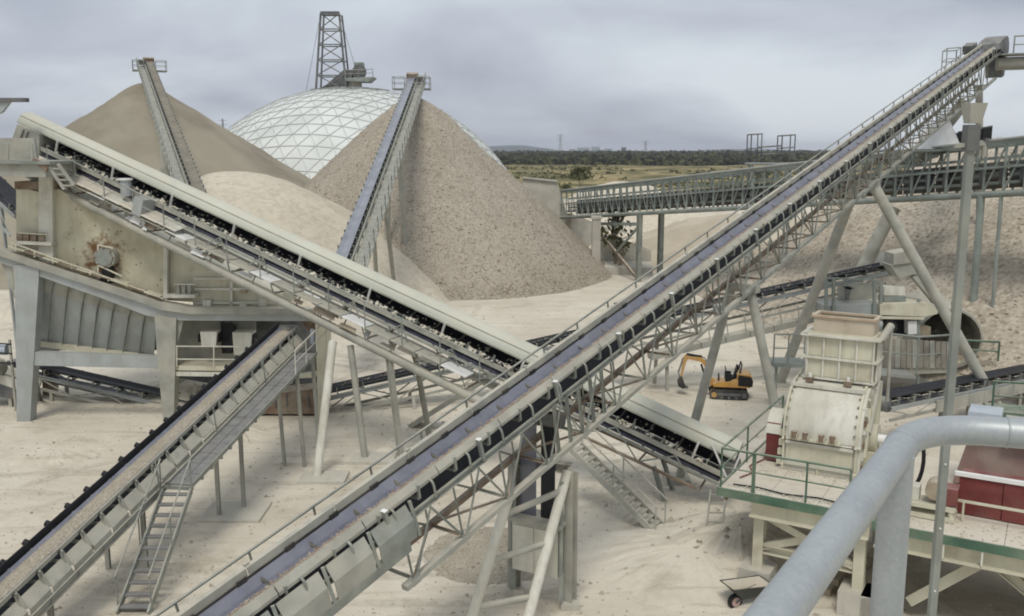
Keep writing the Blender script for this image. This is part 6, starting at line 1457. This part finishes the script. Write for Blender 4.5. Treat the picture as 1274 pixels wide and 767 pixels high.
def lamp_post():
    D = 7.2; p = pY(1157, 767, D); tp = pY(1210, 172, D); x = (p.x + tp.x) / 2
    T = thing('lamp_post', 'tall slim grey steel post with a floodlight on top at right', 'lamp post', (x, D, 0))
    b = MB(); b.box((x, D, tp.z / 2 - .1), .056, .056, tp.z + .2, 'steel'); b.build('post', T)
    for k in range(10): z = tp.z - 2.6 - k * .55; tube(T, 'bolt', (x - .004, D - .036, z), (x - .004, D - .026, z), .008, 'white')
    b = MB(); b.box((x, D, tp.z + .0), .095, .095, .2, 'steel_dark'); b.build('head_bracket', T); b = MB(); w_ = .1
    b.add([(x - .04, D - .05, tp.z + .11), (x + .05, D - .05, tp.z + .11), (x + .05, D + .05, tp.z + .11), (x - .04, D + .05, tp.z + .11), (x - .06, D - .08, tp.z + .26), (x + .07, D - .08, tp.z + .26), (x + .07, D + .08, tp.z + .26), (x - .06, D + .08, tp.z + .26)], [[3, 2, 1, 0], [4, 5, 6, 7], [0, 1, 5, 4], [1, 2, 6, 5], [2, 3, 7, 6], [3, 0, 4, 7]], 'steel_dusty'); b.build('floodlight', T)
    bar(T, 'side_arm', (x - .12, D, tp.z - .06), (x + .12, D, tp.z - .04), .03, .03, 'steel_dusty'); tube(T, 'cable', (x + .11, D, tp.z - .04), (x + .11, D, tp.z - .14), .02, 'steel_dusty'); b = MB(); b.tube((x + .12, D, tp.z - .06), (x + .12, D, tp.z + .0), .022, 'steel_dark', n=10); b.build('cable_gland', T); b = MB(); b.box((x, D, .1), .5, .5, .4, 'concrete'); b.build('footing', T)
lamp_post()

def deck_clutter():
    rn = random.Random(31)
    for (nm, lb, sp_) in (('spilled_fines', 'pale fines spilled round the crusher on the green-edged deck', [(rn.uniform(.15, 4.0), rn.choice([rn.uniform(.1, .5), rn.uniform(1.8, 2.6)]), .0) for i in range(260)]),
                          ('spilled_fines', 'fines and grit spilled along the long deck before the red guard', [(rn.uniform(4.6, 12), rn.uniform(.1, 1.3), -.14) for i in range(260)])):
        b = MB()
        for (a, c, z) in sp_: b.stone(K(a, c, z) + Z * .005, rn.uniform(.015, .05), 'stone_white', rn)
        o = b.build(nm, None, kind='stuff')
    for (nm, lb, pts, m_) in (('power_cable', 'black cable lying loose along the front of the crusher deck', [(.3, .35), (1.0, .45), (1.8, .3), (2.7, .5), (3.6, .35), (4.05, .6)], 'black'),
                              ('air_hose', 'dull red hose snaking over the deck behind the left guard rail', [(.3, 1.0), (.5, 1.6), (.25, 2.2), (.45, 3.0), (.3, 3.8), (.4, 4.8)], 'red')):
        b = MB(); b.path([K(a, c, .03) for a, c in pts], .022, m_, 6); o = b.build(nm, None, lb, at=K(pts[0][0], pts[0][1])); tag(o, lb, nm.split('_')[1])
    q = K(3.55, 1.1); T = thing('steel_bucket', 'small dusty bucket left on the crusher deck near the front rail', 'bucket', q)
    b = MB(); b.tube(q, q + Z * .30, .12, 'steel_dark', .16, 14, False); b.tube(q + Z * .02, q + Z * .03, .12, 'sand_plate', n=14); b.build('shell', T); b = MB(); b.path([q + V((.16 * math.cos(t), 0, .30 + .05 * math.sin(t))) for t in [k * .314 for k in range(11)]], .008, 'steel', 5); b.build('handle', T)
deck_clutter()

# ------------------------------------------------------------------ the air: one closed box of thin haze round everything
def haze():
    b = MB(); x, y0, y1, z0, z1 = 7600, -9200, 9200, -9.0, 70.0
    b.box((0, (y0 + y1) / 2, (z0 + z1) / 2), 2 * 9200, y1 - y0, z1 - z0, 'white')
    o = b.build('haze', None); o['kind'] = 'stuff'
    m = bpy.data.materials.new('air'); m.use_nodes = True; nd = m.node_tree.nodes; nd.clear()
    out = nd.new('ShaderNodeOutputMaterial'); v = nd.new('ShaderNodeVolumePrincipled'); v.inputs['Density'].default_value = 0.00013; v.inputs['Color'].default_value = (0.86, 0.90, 1.0, 1); v.inputs['Anisotropy'].default_value = 0.1
    m.node_tree.links.new(v.outputs[0], out.inputs['Volume']); o.data.materials.clear(); o.data.materials.append(m)
haze()
